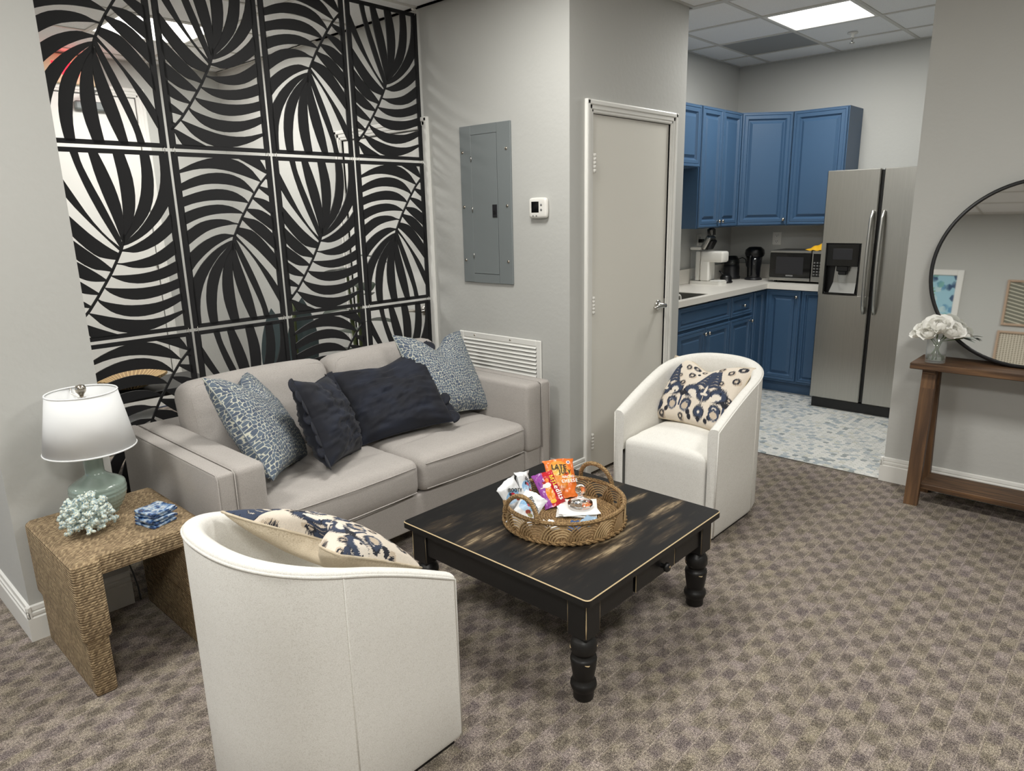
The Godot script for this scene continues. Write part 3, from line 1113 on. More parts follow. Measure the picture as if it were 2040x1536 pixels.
func build_structure() -> void:
	var H := 2.95
	var st := tool()
	box(st, Vector3(WEST - 0.1, -0.12, NORTH - 0.1), Vector3(MIRRORWALL, 0, SOUTH + 0.1))
	var o := single(st, "floor", M.carpet, "taupe patterned carpet with small dark and light blocks", "floor")
	o.set_meta("kind", "structure")
	wall("wall_east", "grey wall carrying the breaker panel and thermostat", [
		[EAST, 0, -3.51, EAST + 0.11, H, DOORWALL], [EAST, 2.066, -4.37, EAST + 0.11, H, -3.51], [EAST, 0, NORTH, EAST + 0.11, H, -4.37]])
	wall("wall_closet", "grey wall around the closet door", [
		[EAST + 0.11, 0, DOORWALL - 0.11, 3.206, H, DOORWALL], [4.006, 0, DOORWALL - 0.11, 4.19, H, DOORWALL], [3.206, 2.055, DOORWALL - 0.11, 4.006, H, DOORWALL],
		[4.08, 0, KLEFT, 4.19, H, DOORWALL - 0.11]])
	wall("wall_kitchen_left", "grey kitchenette wall behind the coffee maker", [[EAST + 0.11, 0, KLEFT - 0.1, KBACK + 0.1, H, KLEFT]])
	wall("wall_kitchen_back", "grey kitchenette wall behind the refrigerator", [[KBACK, 0, KLEFT, KBACK + 0.1, H, 0.2]])
	wall("wall_kitchen_right", "grey kitchenette wall opposite the sink", [[MIRRORWALL + 0.11, 0, 0.1, KBACK, H, 0.2]])
	wall("wall_right", "grey wall behind the console table and round mirror", [[MIRRORWALL, 0, -1.02, MIRRORWALL + 0.11, H, SOUTH]])
	wall("wall_south", "grey wall behind the viewer", [[WEST - 0.1, 0, SOUTH, MIRRORWALL + 0.11, H, SOUTH + 0.1]])
	wall("wall_west", "grey wall hung with framed prints, with a window", [
		[WEST - 0.1, 0, -3.3, WEST, H, SOUTH], [WEST - 0.1, 0, NORTH, WEST, H, -5.5], [WEST - 0.1, 0, -5.5, WEST, 0.75, -3.3], [WEST - 0.1, 2.35, -5.5, WEST, H, -3.3]])
	wall("wall_north", "pale far wall of the room behind the screen", [
		[WEST - 0.1, 0, NORTH - 0.1, 1.40, H, NORTH], [2.32, 0, NORTH - 0.1, EAST + 0.11, H, NORTH], [1.40, 2.48, NORTH - 0.1, 2.32, H, NORTH]])
	wall("wall_stub", "short grey wall beside the hanging screen, behind the table lamp", [[0.49, 0, STUB - 0.64, 0.843, H, STUB]])
	baseboard("baseboard_stub", "white stepped baseboard on the short wall behind the end table", [
		[Vector3(0.4747, 0, STUB), Vector3(0.843, 0, STUB), Vector3(0, 0, 1)], [Vector3(0.49, 0, STUB - 0.64), Vector3(0.49, 0, STUB + 0.0153), Vector3(-1, 0, 0)]])
	baseboard("baseboard_east", "white baseboard below the breaker panel", [
		[Vector3(EAST, 0, -3.436), Vector3(EAST, 0, DOORWALL + 0.0153), Vector3(-1, 0, 0)], [Vector3(EAST - 0.0153, 0, DOORWALL), Vector3(3.139, 0, DOORWALL), Vector3(0, 0, 1)]])
	baseboard("baseboard_closet", "white baseboard between the closet door and the kitchenette", [[Vector3(4.073, 0, DOORWALL), Vector3(4.19, 0, DOORWALL), Vector3(0, 0, 1)]])
	baseboard("baseboard_right", "white stepped baseboard behind the console table", [
		[Vector3(MIRRORWALL, 0, -1.0353), Vector3(MIRRORWALL, 0, SOUTH), Vector3(-1, 0, 0)], [Vector3(MIRRORWALL - 0.0153, 0, -1.02), Vector3(MIRRORWALL + 0.11, 0, -1.02), Vector3(0, 0, -1)]])
	baseboard("baseboard_north", "white baseboard of the room behind the screen", [
		[Vector3(WEST, 0, NORTH), Vector3(1.33, 0, NORTH), Vector3(0, 0, 1)], [Vector3(2.39, 0, NORTH), Vector3(EAST, 0, NORTH), Vector3(0, 0, 1)], [Vector3(EAST, 0, NORTH), Vector3(EAST, 0, -4.44), Vector3(-1, 0, 0)]])
	# kitchenette floor: stone mosaic of long hexagons on a bed of grout
	var kf := setting("kitchen_floor", "pale blue and white hexagon mosaic floor", "floor")
	block("grout_bed", Vector3(MIRRORWALL, -0.12, KLEFT), Vector3(KBACK, -0.003, 0.2), M.grout, kf)
	var lz := 0.040
	var lx := lz * 0.866
	var meshes := []
	for i in 7:
		meshes.append(bake(hex_tile(tool(), Transform3D(), lx, lz), M["stone_tile_%d" % i]))
	var rest := []
	for i in 7:
		rest.append(tool())
	var spots := []
	var row := 0
	var z := KLEFT + 0.47
	while z < 0.07:
		var x := MIRRORWALL + 0.03 + (lx * 0.5 if row % 2 == 1 else 0.0)
		while x < KBACK - 0.03:
			if not (x > 5.95 and z < -1.0):
				spots.append(Vector3(x, 0, z))
			x += lx
		z += lz * 0.75
		row += 1
	var seen := []
	for s in spots:
		var vis: bool = s.x < 5.85 and s.z < -1.06 - (s.x - 4.24) * 0.245 and s.z > -1.83 - (s.x - 4.24) * 0.34
		if vis:
			seen.append(s)
	seen.sort_custom(func(a, b): return a.x - a.z * 0.35 < b.x - b.z * 0.35)
	var chosen := {}
	for i in mini(300, seen.size()):
		chosen[seen[i]] = true
	for s in spots:
		var t := rng.randf()
		var k := 0 if t < 0.36 else (1 if t < 0.58 else (2 if t < 0.72 else (3 if t < 0.84 else (4 if t < 0.92 else (5 if t < 0.97 else 6)))))
		if chosen.has(s):
			inst(meshes[k], "tile", kf, Transform3D(Basis(), s))
		else:
			hex_tile(rest[k], Transform3D(Basis(), s), lx, lz)
	for i in 7:
		put(rest[i], "far_tiles", M["stone_tile_%d" % i], kf).set_meta("kind", "stuff")
	block("threshold", Vector3(MIRRORWALL - 0.004, -0.002, DOORWALL), Vector3(MIRRORWALL + 0.004, 0.004, -1.02), M.steel_plain, kf)
	# window of the room behind the screen, out of view to the left
	var w := setting("window_1", "wide white framed window in the west wall", "window")
	for k in [[-5.5, -5.44], [-4.43, -4.37], [-3.36, -3.3]]:
		block("window_frame", Vector3(WEST - 0.08, 0.75, k[0]), Vector3(WEST - 0.02, 2.35, k[1]), M.white_trim, w)
	for y in [0.75, 2.29]:
		block("window_rail", Vector3(WEST - 0.08, y, -5.44), Vector3(WEST - 0.02, y + 0.06, -3.36), M.white_trim, w)
	for k in [[-5.44, -4.43], [-4.37, -3.36]]:
		block("pane", Vector3(WEST - 0.055, 0.81, k[0]), Vector3(WEST - 0.05, 2.29, k[1]), M.thin_glass, w)


func hex_tile(st: SurfaceTool, xf: Transform3D, lx: float, lz: float) -> SurfaceTool:
	var a := lz * 0.5 - 0.0012
	var b := lx * 0.5 - 0.0010
	var c := lz * 0.25
	var top := []
	for p in [[0, a], [b, c], [b, -c], [0, -a], [-b, -c], [-b, c]]:
		top.append(Vector3(p[0], 0, p[1]))
	face(st, top, Vector3.UP, xf)
	for i in 6:
		var p: Vector3 = top[i]
		var q: Vector3 = top[(i + 1) % 6]
		face(st, [p, q, q - Vector3(0, 0.004, 0), p - Vector3(0, 0.004, 0)], p + q, xf)
	return st


# ---------------------------------------------------------------- doors

func casing(o: Node3D, fr: Transform3D, w: float, h: float) -> void:
	var x := fr.basis.x
	var z := fr.basis.z
	var g := 0.066
	for s in [-1.0, 1.0]:
		var st := tool()
		var p: Vector3 = fr.origin + x * s * (w * 0.5 + g)
		mould(st, p, p + Vector3.UP * (h + g), z, CASE_PROF, -x * s)
		put(st, "casing", M.white_trim, o)
	var t := tool()
	var a := fr.origin + Vector3.UP * (h + g) - x * (w * 0.5 + g)
	mould(t, a + x * 0.0007 + Vector3.DOWN * 0.0007, a + x * (w + 2 * g - 0.0007) + Vector3.DOWN * 0.0007, z, CASE_PROF, Vector3.DOWN)
	put(t, "head_casing", M.white_trim, o)
	# jamb lining
	var st := tool()
	for s in [-1.0, 1.0]:
		box(st, Vector3(s * (w * 0.5), 0, -0.11), Vector3(s * (w * 0.5 + 0.002), h, 0.002), 0, fr)
		box(st, Vector3(s * (w * 0.5 - 0.018), 0, -0.07), Vector3(s * (w * 0.5), h, -0.045), 0, fr)
	box(st, Vector3(-w * 0.5, h, -0.11), Vector3(w * 0.5, h + 0.002, 0.002), 0, fr)
	put(st, "jamb", M.white_trim, o)


func lever(o: Node3D, fr: Transform3D, p: Vector3, dir: float) -> void:
	var st := tool()
	var turn := Transform3D(Basis(Vector3.RIGHT, PI / 2), p)
	lathe(st, [Vector2(0, 0), Vector2(0.033, 0), Vector2(0.033, 0.008), Vector2(0.026, 0.013), Vector2(0.014, 0.016), Vector2(0.012, 0.05), Vector2(0, 0.05)], 24, fr * turn)
	var h := put(st, "handle", M.chrome, o)
	st = tool()
	bar(st, [p + Vector3(-dir * 0.016, 0, 0.050), p + Vector3(0, 0, 0.055), p + Vector3(dir * 0.04, 0.002, 0.056), p + Vector3(dir * 0.095, -0.002, 0.054), p + Vector3(dir * 0.118, -0.003, 0.050)], [0.012, 0.014, 0.012, 0.011, 0.009], 10, false, fr)
	put(st, "lever", M.chrome, h)


func hinges(o: Node3D, fr: Transform3D, x: float, ys: Array) -> void:
	for y in ys:
		var st := tool()
		bar(st, [Vector3(x, y - 0.05, 0.008), Vector3(x, y + 0.05, 0.008)], 0.0085, 10, false, fr)
		for k in 5:
			bar(st, [Vector3(x, y - 0.049 + k * 0.02, 0.008), Vector3(x, y - 0.031 + k * 0.02, 0.008)], 0.0098, 10, false, fr)
		put(st, "hinge", M.white_plastic, o)


func build_doors() -> void:
	var fr := facing(Vector3(3.606, 0, DOORWALL), Vector3(0, 0, 1))
	var o := setting("door_1", "plain grey closet door with silver lever and white casing", "door")
	block("door_leaf", Vector3(-0.399, 0.018, -0.044), Vector3(0.399, 2.0535, -0.006), M.door_paint, o, 0.002, fr)
	casing(o, fr, 0.80, 2.055)
	hinges(o, fr, -0.392, [1.80, 1.03, 0.22])
	lever(o, fr, Vector3(0.325, 0.955, -0.006), -1.0)
	block("strike_plate", Vector3(0.396, 0.93, -0.03), Vector3(0.401, 0.99, 0.001), M.steel_plain, o, 0, fr)
	fr = facing(Vector3(EAST, 0, -3.94), Vector3(-1, 0, 0))
	o = setting("door_2", "white side door behind the hanging screen, beside the plants", "door")
	block("door_leaf", Vector3(-0.427, 0.012, -0.044), Vector3(0.427, 2.062, -0.006), M.white_door, o, 0.002, fr)
	casing(o, fr, 0.86, 2.066)
	lever(o, fr, Vector3(0.365, 0.93, -0.006), -1.0)
	fr = facing(Vector3(1.86, 0, NORTH), Vector3(0, 0, 1))
	o = setting("door_3", "tall white entry door with grey closer, far behind the screen", "door")
	block("door_leaf", Vector3(-0.455, 0.012, -0.044), Vector3(0.455, 2.475, -0.004), M.white_door, o, 0.002, fr)
	casing(o, fr, 0.92, 2.48)
	hinges(o, fr, 0.45, [2.24, 1.24, 0.25])
	block("closer_body", Vector3(0.02, 2.36, -0.004), Vector3(0.30, 2.42, 0.05), M.panel_grey, o, 0.008, fr)
	var st := tool()
	bar(st, [Vector3(0.10, 2.43, 0.03), Vector3(0.02, 2.46, 0.22), Vector3(0.18, 2.50, 0.02)], 0.009, 8, false, fr)
	put(st, "closer_arm", M.panel_grey, o)
	lever(o, fr, Vector3(-0.385, 0.98, -0.004), 1.0)


# ---------------------------------------------------------------- ceiling and lamps

func ceiling_field(o: Node3D, x0: float, x1: float, z0: float, z1: float, px: float, pz: float, ox: float, oz: float, lamps: Array, grey_at := Vector2(99, 99)) -> void:
	var full := tool()
	box(full, Vector3(-px / 2 + 0.006, 0.006, -pz / 2 + 0.006), Vector3(px / 2 - 0.006, 0.022, pz / 2 - 0.006), 0.004)
	var mesh := bake(full, M.ceiling_tile)
	var i0 := int(floorf((x0 - ox) / px))
	var i1 := int(ceilf((x1 - ox) / px))
	var j0 := int(floorf((z0 - oz) / pz))
	var j1 := int(ceilf((z1 - oz) / pz))
	for i in range(i0, i1):
		for j in range(j0, j1):
			var a := Vector2(maxf(ox + i * px, x0), maxf(oz + j * pz, z0))
			var b := Vector2(minf(ox + (i + 1) * px, x1), minf(oz + (j + 1) * pz, z1))
			var c := (a + b) * 0.5
			var lamp := false
			for l in lamps:
				if absf(c.x - l.x) < px * 0.4 and absf(c.y - l.y) < pz * 0.4:
					lamp = true
			if lamp or b.x - a.x < 0.02 or b.y - a.y < 0.02:
				continue
			if b.x - a.x > px - 0.01 and b.y - a.y > pz - 0.01:
				if (c - grey_at).length() < 0.3:
					block("air_tile", Vector3(a.x + 0.006, CEIL + 0.004, a.y + 0.006), Vector3(b.x - 0.006, CEIL + 0.022, b.y - 0.006), M.air_tile, o, 0.004)
				else:
					inst(mesh, "ceiling_tile", o, Transform3D(Basis(), Vector3(c.x, CEIL, c.y)))
			else:
				block("ceiling_tile", Vector3(a.x + 0.004, CEIL + 0.006, a.y + 0.004), Vector3(b.x - 0.004, CEIL + 0.022, b.y - 0.004), M.ceiling_tile, o, 0.003)
	for i in range(i0, i1 + 1):
		var x := clampf(ox + i * px, x0 + 0.010, x1 - 0.010)
		block("grid_bar", Vector3(x - 0.012, CEIL, z0), Vector3(x + 0.012, CEIL + 0.030, z1), M.ceiling_grid, o)
	for j in range(j0, j1 + 1):
		var z := clampf(oz + j * pz, z0 + 0.010, z1 - 0.010)
		block("grid_bar", Vector3(x0, CEIL + 0.0006, z - 0.012), Vector3(x1, CEIL + 0.030, z + 0.012), M.ceiling_grid, o)


func troffer(label: String, c: Vector2, sx: float, sz: float, energy: float) -> void:
	var o := thing("ceiling_light", label, "ceiling light", Vector3(c.x, CEIL, c.y), 0.0, "square ceiling lights")
	var st := tool()
	for s in [-1.0, 1.0]:
		box(st, Vector3(s * (sx / 2 - 0.022), -0.002, -sz / 2), Vector3(s * sx / 2, 0.05, sz / 2), 0.002)
		box(st, Vector3(-sx / 2 + 0.022, -0.002, s * (sz / 2 - 0.022)), Vector3(sx / 2 - 0.022, 0.05, s * sz / 2), 0.002)
	put(st, "frame", M.white_trim, o)
	block("diffuser", Vector3(-sx / 2 + 0.02, 0.004, -sz / 2 + 0.02), Vector3(sx / 2 - 0.02, 0.04, sz / 2 - 0.02), M.light_panel, o)
	var l := AreaLight3D.new()
	l.name = "lamp"
	l.area_size = Vector2(sx - 0.05, sz - 0.05)
	l.area_normalize_energy = true
	l.light_energy = energy
	l.light_color = Color(1.0, 0.995, 0.975)
	l.area_range = 14.0
	l.shadow_enabled = true
	l.position = Vector3(0, -0.004, 0)
	l.rotation.x = -PI / 2
	o.add_child(l)


func build_ceiling() -> void:
	var o := setting("ceiling", "white suspended tile ceiling with narrow grid bars", "ceiling")
	block("deck", Vector3(WEST - 0.1, CEIL + 0.06, NORTH - 0.1), Vector3(KBACK + 0.1, CEIL + 0.2, SOUTH + 0.1), M.wall_paint, o)
	var main := [Vector2(2.085, -2.135), Vector2(-0.355, -2.135), Vector2(2.085, 0.305), Vector2(-0.355, 0.305), Vector2(2.085, -4.99), Vector2(-0.965, -4.99)]
	main[4] = Vector2(2.085, -5.01)
	main[5] = Vector2(-0.965, -5.01)
	# grid lines of the lounge and of the room behind the screen
	ceiling_field(o, WEST, EAST, NORTH, -3.05, 0.61, 0.61, 1.78, -5.315, [main[4], main[5]])
	ceiling_field(o, WEST, EAST, -3.05, DOORWALL, 0.61, 0.61, 1.78, -2.44, [main[0], main[1]])
	ceiling_field(o, WEST, MIRRORWALL, DOORWALL, SOUTH, 0.61, 0.61, 1.78, 0.0, [main[2], main[3]])
	var k := Vector2(5.0275, -1.8675)
	ceiling_field(o, MIRRORWALL, KBACK, KLEFT, 0.1, 0.545, 0.565, 4.21, -2.715, [k], Vector2(5.55, -2.43))
	troffer("glowing ceiling light in the kitchenette ceiling", k, 0.53, 0.55, 1.55)
	troffer("glowing ceiling light of the room behind the screen", main[4], 0.60, 0.60, 1.9)
	troffer("ceiling light by the west window of the far room", main[5], 0.60, 0.60, 1.9)
	troffer("ceiling light above the sofa", main[0], 0.60, 0.60, 1.5)
	troffer("ceiling light above the end table side of the lounge", main[1], 0.60, 0.60, 1.9)
	troffer("ceiling light between coffee table and console", main[2], 0.60, 0.60, 2.0)
	troffer("ceiling light above the viewer", main[3], 0.60, 0.60, 2.6)
	var s := thing("sprinkler_head", "small white sprinkler head below the kitchenette ceiling", "sprinkler", Vector3(5.66, CEIL, -1.87))
	var st := tool()
	lathe(st, [Vector2(0, 0.004), Vector2(0.034, 0.004), Vector2(0.034, -0.004), Vector2(0.012, -0.010), Vector2(0.010, -0.03), Vector2(0, -0.03)], 20)
	put(st, "escutcheon", M.white_trim, s)
	st = tool()
	bar(st, [Vector3(-0.012, -0.028, 0), Vector3(-0.014, -0.045, 0), Vector3(0, -0.062, 0), Vector3(0.014, -0.045, 0), Vector3(0.012, -0.028, 0)], 0.003, 6)
	lathe(st, [Vector2(0, -0.066), Vector2(0.018, -0.066), Vector2(0.018, -0.063), Vector2(0, -0.062)], 16)
	put(st, "deflector", M.chrome, s)


# ---------------------------------------------------------------- hanging screen

func build_screen() -> void:
	var w := 0.505
	var h := 0.836
	var t := 0.008
	var shapes := []
	for f in LEAF:
		var st := tool()
		var o := PackedVector2Array()
		for i in range(0, f.size(), 2):
			o.append(Vector2((f[i] - 0.5) * w, (f[i + 1] - 0.5) * h))
		o = smooth_outline(o)
		plate(st, o, -t / 2, t / 2)
		shapes.append(bake(st, M.screen_black))
	var st := tool()
	var side := []
	var back := []
	for i in range(0, STEM.size(), 2):
		var p := Vector2((STEM[i] - 0.5) * w, (STEM[i + 1] - 0.5) * h)
		var k := mini(i, STEM.size() - 4)
		var d := Vector2((STEM[k + 2] - STEM[k]) * w, (STEM[k + 3] - STEM[k + 1]) * h).normalized() * 0.0052
		side.append(p + Vector2(-d.y, d.x))
		back.push_front(p + Vector2(d.y, -d.x))
	plate(st, PackedVector2Array(side + back), -t / 2, t / 2)
	var stem := bake(st, M.screen_black)
	st = tool()
	for s in [-1.0, 1.0]:
		box(st, Vector3(s * (w / 2 - 0.029), -h / 2, -t / 2), Vector3(s * w / 2, h / 2, t / 2), 0.0005)
		box(st, Vector3(-w / 2 + 0.028, s * (h / 2 - 0.020), -t / 2), Vector3(w / 2 - 0.028, s * h / 2, t / 2), 0.0005)
	var frame := bake(st, M.screen_black)
	st = tool()
	var ring := []
	for k in 10:
		ring.append(Vector3(0, 0.019 * sin(TAU * k / 10), 0.012 * cos(TAU * k / 10)))
	bar(st, ring, 0.0016, 6, true)
	var link := bake(st, M.chrome)
	var labels := ["strip of three black palm-leaf screen panels beside the short grey wall", "strip of black palm-leaf screen panels, second from the short grey wall", "strip of black palm-leaf screen panels, second from the breaker panel wall", "strip of three black palm-leaf screen panels touching the breaker panel wall"]
	for c in 4:
		var x := 3.0 - w / 2 - 0.519 * (3 - c)
		var o := thing("hanging_screen_strip", labels[c], "room divider", Vector3(x, 0.174, SCREEN), 0.0, "hanging palm-leaf screen strips")
		for r in 3:
			var y := 2.712 - 0.174 - h / 2 - 0.851 * r
			var turned := (c + r) % 2 == 1
			var p := inst(frame, "screen_panel", o, Transform3D(Basis(Vector3(0, 0, 1), PI if turned else 0.0), Vector3(0, y, 0)))
			for m in shapes:
				inst(m, "leaflet", p)
			inst(stem, "leaf_stem", p)
			for s in [-1.0, 1.0]:
				inst(link, "link_ring", o, at(s * (w / 2 - 0.016), y + h / 2 + 0.0075, 0))
		for s in [-1.0, 1.0]:
			var k := tool()
			bar(k, [Vector3(s * (w / 2 - 0.016), 2.712 - 0.174 + 0.02, 0), Vector3(s * (w / 2 - 0.016), CEIL - 0.174 - 0.008, 0)], 0.003, 6)
			box(k, Vector3(s * (w / 2 - 0.016) - 0.012, CEIL - 0.174 - 0.010, -0.010), Vector3(s * (w / 2 - 0.016) + 0.012, CEIL - 0.174, 0.010), 0.002)
			put(k, "ceiling_hook", M.white_plastic, o)


# rounds the corners of a traced outline once
func smooth_outline(o: PackedVector2Array) -> PackedVector2Array:
	var r := PackedVector2Array()
	var n := o.size()
	for i in n:
		var a := o[i]
		var b := o[(i + 1) % n]
		var prev := o[(i - 1 + n) % n]
		var turn := absf((a - prev).angle_to(b - a))
		if turn > 1.0:
			r.append(a)
		else:
			r.append(a + (prev - a) * 0.22)
			r.append(a + (b - a) * 0.22)
	return r if Geometry2D.triangulate_polygon(r).size() > 0 else o


# ---------------------------------------------------------------- room behind the screen

# a leaf blade: from p along dir, width wd, drooping
func blade(st: SurfaceTool, p: Vector3, dir: Vector3, up: Vector3, ln: float, wd: float, droop: float, fold := 0.15, pleats := 0) -> void:
	var d := dir.normalized()
	var s := d.cross(up).normalized()
	var n := s.cross(d)
	sheet(st, 12 if pleats == 0 else pleats * 2, 10, func(u: float, v: float) -> Vector3:
		var half := wd * 0.5 * pow(sin(PI * pow(clampf(v, 0.0, 1.0), 0.8)), 0.75)
		var x := (u - 0.5) * 2.0
		var y := fold * absf(x) * half - droop * v * v * ln
		if pleats > 0:
			y += 0.012 * sin(u * PI * 2.0 * pleats) * sin(PI * v)
		return p + d * v * ln + s * x * half + n * y)


func build_back_room() -> void:
	# exit sign above the entry door
	var o := thing("exit_sign", "cream exit sign with glowing red letters above the entry door", "exit sign", Vector3(1.88, 2.628, NORTH + 0.001))
	block("housing", Vector3(-0.17, -0.10, 0), Vector3(0.17, 0.10, 0.045), M.cream_plastic, o, 0.006)
	letters("EXIT", 0.12, M.exit_red, o, Transform3D(Basis(), Vector3(0, 0, 0.0465)))
	var l := OmniLight3D.new()
	l.name = "sign_glow"
	l.light_color = Color(1.0, 0.08, 0.18)
	l.light_energy = 0.006
	l.omni_range = 8.0
	l.light_size = 0.08
	l.shadow_enabled = true
	l.position = Vector3(0, 0, 0.10)
	o.add_child(l)
	# broad-leaved plant
	o = thing("potted_plant", "dark green broad-leaved plant behind the screen, near the side door", "plant", Vector3(2.66, 0, -3.84))
	var st := tool()
	lathe(st, [Vector2(0, 0), Vector2(0.12, 0), Vector2(0.15, 0.28), Vector2(0.158, 0.30), Vector2(0.14, 0.30), Vector2(0.13, 0.26), Vector2(0, 0.26)], 28)
	put(st, "pot", M.pot, o)
	for k in 9:
		var w := k * 2.4
		var tip := Vector3(cos(w) * 0.045, 0.62 + 0.085 * k, sin(w) * 0.05)
		st = tool()
		bar(st, [Vector3(cos(w) * 0.03, 0.25, sin(w) * 0.03), tip * Vector3(0.5, 0.62, 0.5), tip], 0.008, 6)
		put(st, "stem", M.plant_stem, o)
		st = tool()
		blade(st, tip, Vector3(cos(w), 0.35 - 0.05 * k, sin(w)), Vector3.UP, 0.19 + 0.008 * (k % 4), 0.16, 0.25)
		put(st, "leaf", M.plant_green, o)
	# second one with a cane and pleated leaves
	o = thing("potted_plant", "tall plant with blue-grey pleated leaves behind the screen", "plant", Vector3(2.38, 0, -4.24))
	st = tool()
	lathe(st, [Vector2(0, 0), Vector2(0.13, 0), Vector2(0.16, 0.26), Vector2(0.166, 0.28), Vector2(0.15, 0.28), Vector2(0.14, 0.24), Vector2(0, 0.24)], 28)
	put(st, "pot", M.pot, o)
	st = tool()
	bar(st, [Vector3(0.02, 0.2, 0), Vector3(0.03, 0.6, 0.02), Vector3(0.05, 1.0, 0.02)], [0.022, 0.018, 0.012], 8)
	put(st, "stem", M.plant_stem, o)
	for k in [[-0.09, 0.40, -0.12, 1.0, 0.02, 0.19], [0.09, 0.45, 0.12, 1.0, 0.04, 0.21]]:
		st = tool()
		blade(st, Vector3(k[0], k[1], 0.0), Vector3(k[2] * 0.3, k[3], k[4]), Vector3(-0.6, 0, 0.8), 0.58, k[5], 0.02, 0.1, 9)
		put(st, "leaf", M.plant_teal, o)
	# dark sideboard with a radial straw tray
	o = thing("sideboard", "dark low sideboard behind the screen, left of the sofa", "sideboard", Vector3(1.55, 0, -4.62))
	block("top", Vector3(-0.55, 0.50, -0.22), Vector3(0.40, 0.54, 0.22), M.black_paint, o, 0.004)
	block("shelf", Vector3(-0.53, 0.20, -0.20), Vector3(0.38, 0.23, 0.20), M.black_paint, o, 0.003)
	for sx in [-0.53, 0.35]:
		for sz in [-0.20, 0.17]:
			block("leg", Vector3(sx, 0, sz), Vector3(sx + 0.03, 0.50, sz + 0.03), M.black_paint, o, 0.002)
	o = thing("straw_tray", "round straw tray with radial ribs on the dark sideboard", "tray", Vector3(1.49, 0.545, -4.62))
	st = tool()
	lathe(st, [Vector2(0, 0), Vector2(0.07, 0), Vector2(0.21, 0.075), Vector2(0.215, 0.08), Vector2(0.205, 0.08), Vector2(0.07, 0.008), Vector2(0, 0.008)], 40)
	put(st, "bowl", M.wicker_dark, o)
	st = tool()
	for k in 44:
		var w := TAU * k / 44
		var d := Vector3(cos(w), 0, sin(w))
		bar(st, [d * 0.05 + Vector3(0, 0.006, 0), d * 0.10 + Vector3(0, 0.024, 0), d * 0.212 + Vector3(0, 0.083, 0)], 0.0042, 5)
		bar(st, [d * 0.05 + Vector3(0, -0.001, 0), d * 0.10 + Vector3(0, 0.010, 0), d * 0.216 + Vector3(0, 0.074, 0)], 0.0042, 5)
	put(st, "ribs", M.straw, o)
	o = thing("folded_cloth", "pale folded blanket on the shelf of the dark sideboard", "blanket", Vector3(1.50, 0.232, -4.62))
	for k in 3:
		st = tool()
		pad(st, Vector3(-0.16, k * 0.045, -0.13), Vector3(0.16, k * 0.045 + 0.044, 0.13), 0.018, Vector3i(2, 1, 2))
		put(st, "fold", M.napkin, o)


# ---------------------------------------------------------------- kitchenette

const FRONT := [Vector2(0, 0.0000), Vector2(0, 0.0115), Vector2(0.004, 0.0190), Vector2(0.016, 0.0190), Vector2(0.020, 0.0145), Vector2(0.026, 0.0175), Vector2(0.046, 0.0175), Vector2(0.052, 0.0085), Vector2(0.058, 0.0010), Vector2(0.064, 0.0010), Vector2(0.084, 0.0145), Vector2(0.088, 0.0145)]
const SLIM := [Vector2(0, 0.0000), Vector2(0, 0.0115), Vector2(0.004, 0.0190), Vector2(0.012, 0.0190), Vector2(0.016, 0.0145), Vector2(0.020, 0.0175), Vector2(0.030, 0.0175), Vector2(0.036, 0.0040), Vector2(0.040, 0.0025), Vector2(0.052, 0.0130), Vector2(0.055, 0.0130)]


# one cabinet front with a knob; fr has z pointing out of the front
func front(o: Node3D, called: String, fr: Transform3D, x0: float, x1: float, y0: float, y1: float, knob: Vector2) -> void:
	var st := tool()
	var w := x1 - x0 - 0.004
	var h := y1 - y0 - 0.004
	panelled(st, w, h, FRONT if minf(w, h) > 0.2 else SLIM, fr * at((x0 + x1) / 2, (y0 + y1) / 2, 0))
	var d := put(st, called, M.cabinet_blue, o)
	if knob.x > -50.0:
		st = tool()
		lathe(st, [Vector2(0.006, 0), Vector2(0.005, 0.012), Vector2(0.013, 0.018), Vector2(0.014, 0.024), Vector2(0.009, 0.030), Vector2(0, 0.031)], 16, fr * Transform3D(Basis(Vector3.RIGHT, PI / 2), Vector3(knob.x, knob.y, 0.018)))
		put(st, "knob", M.nickel, d)


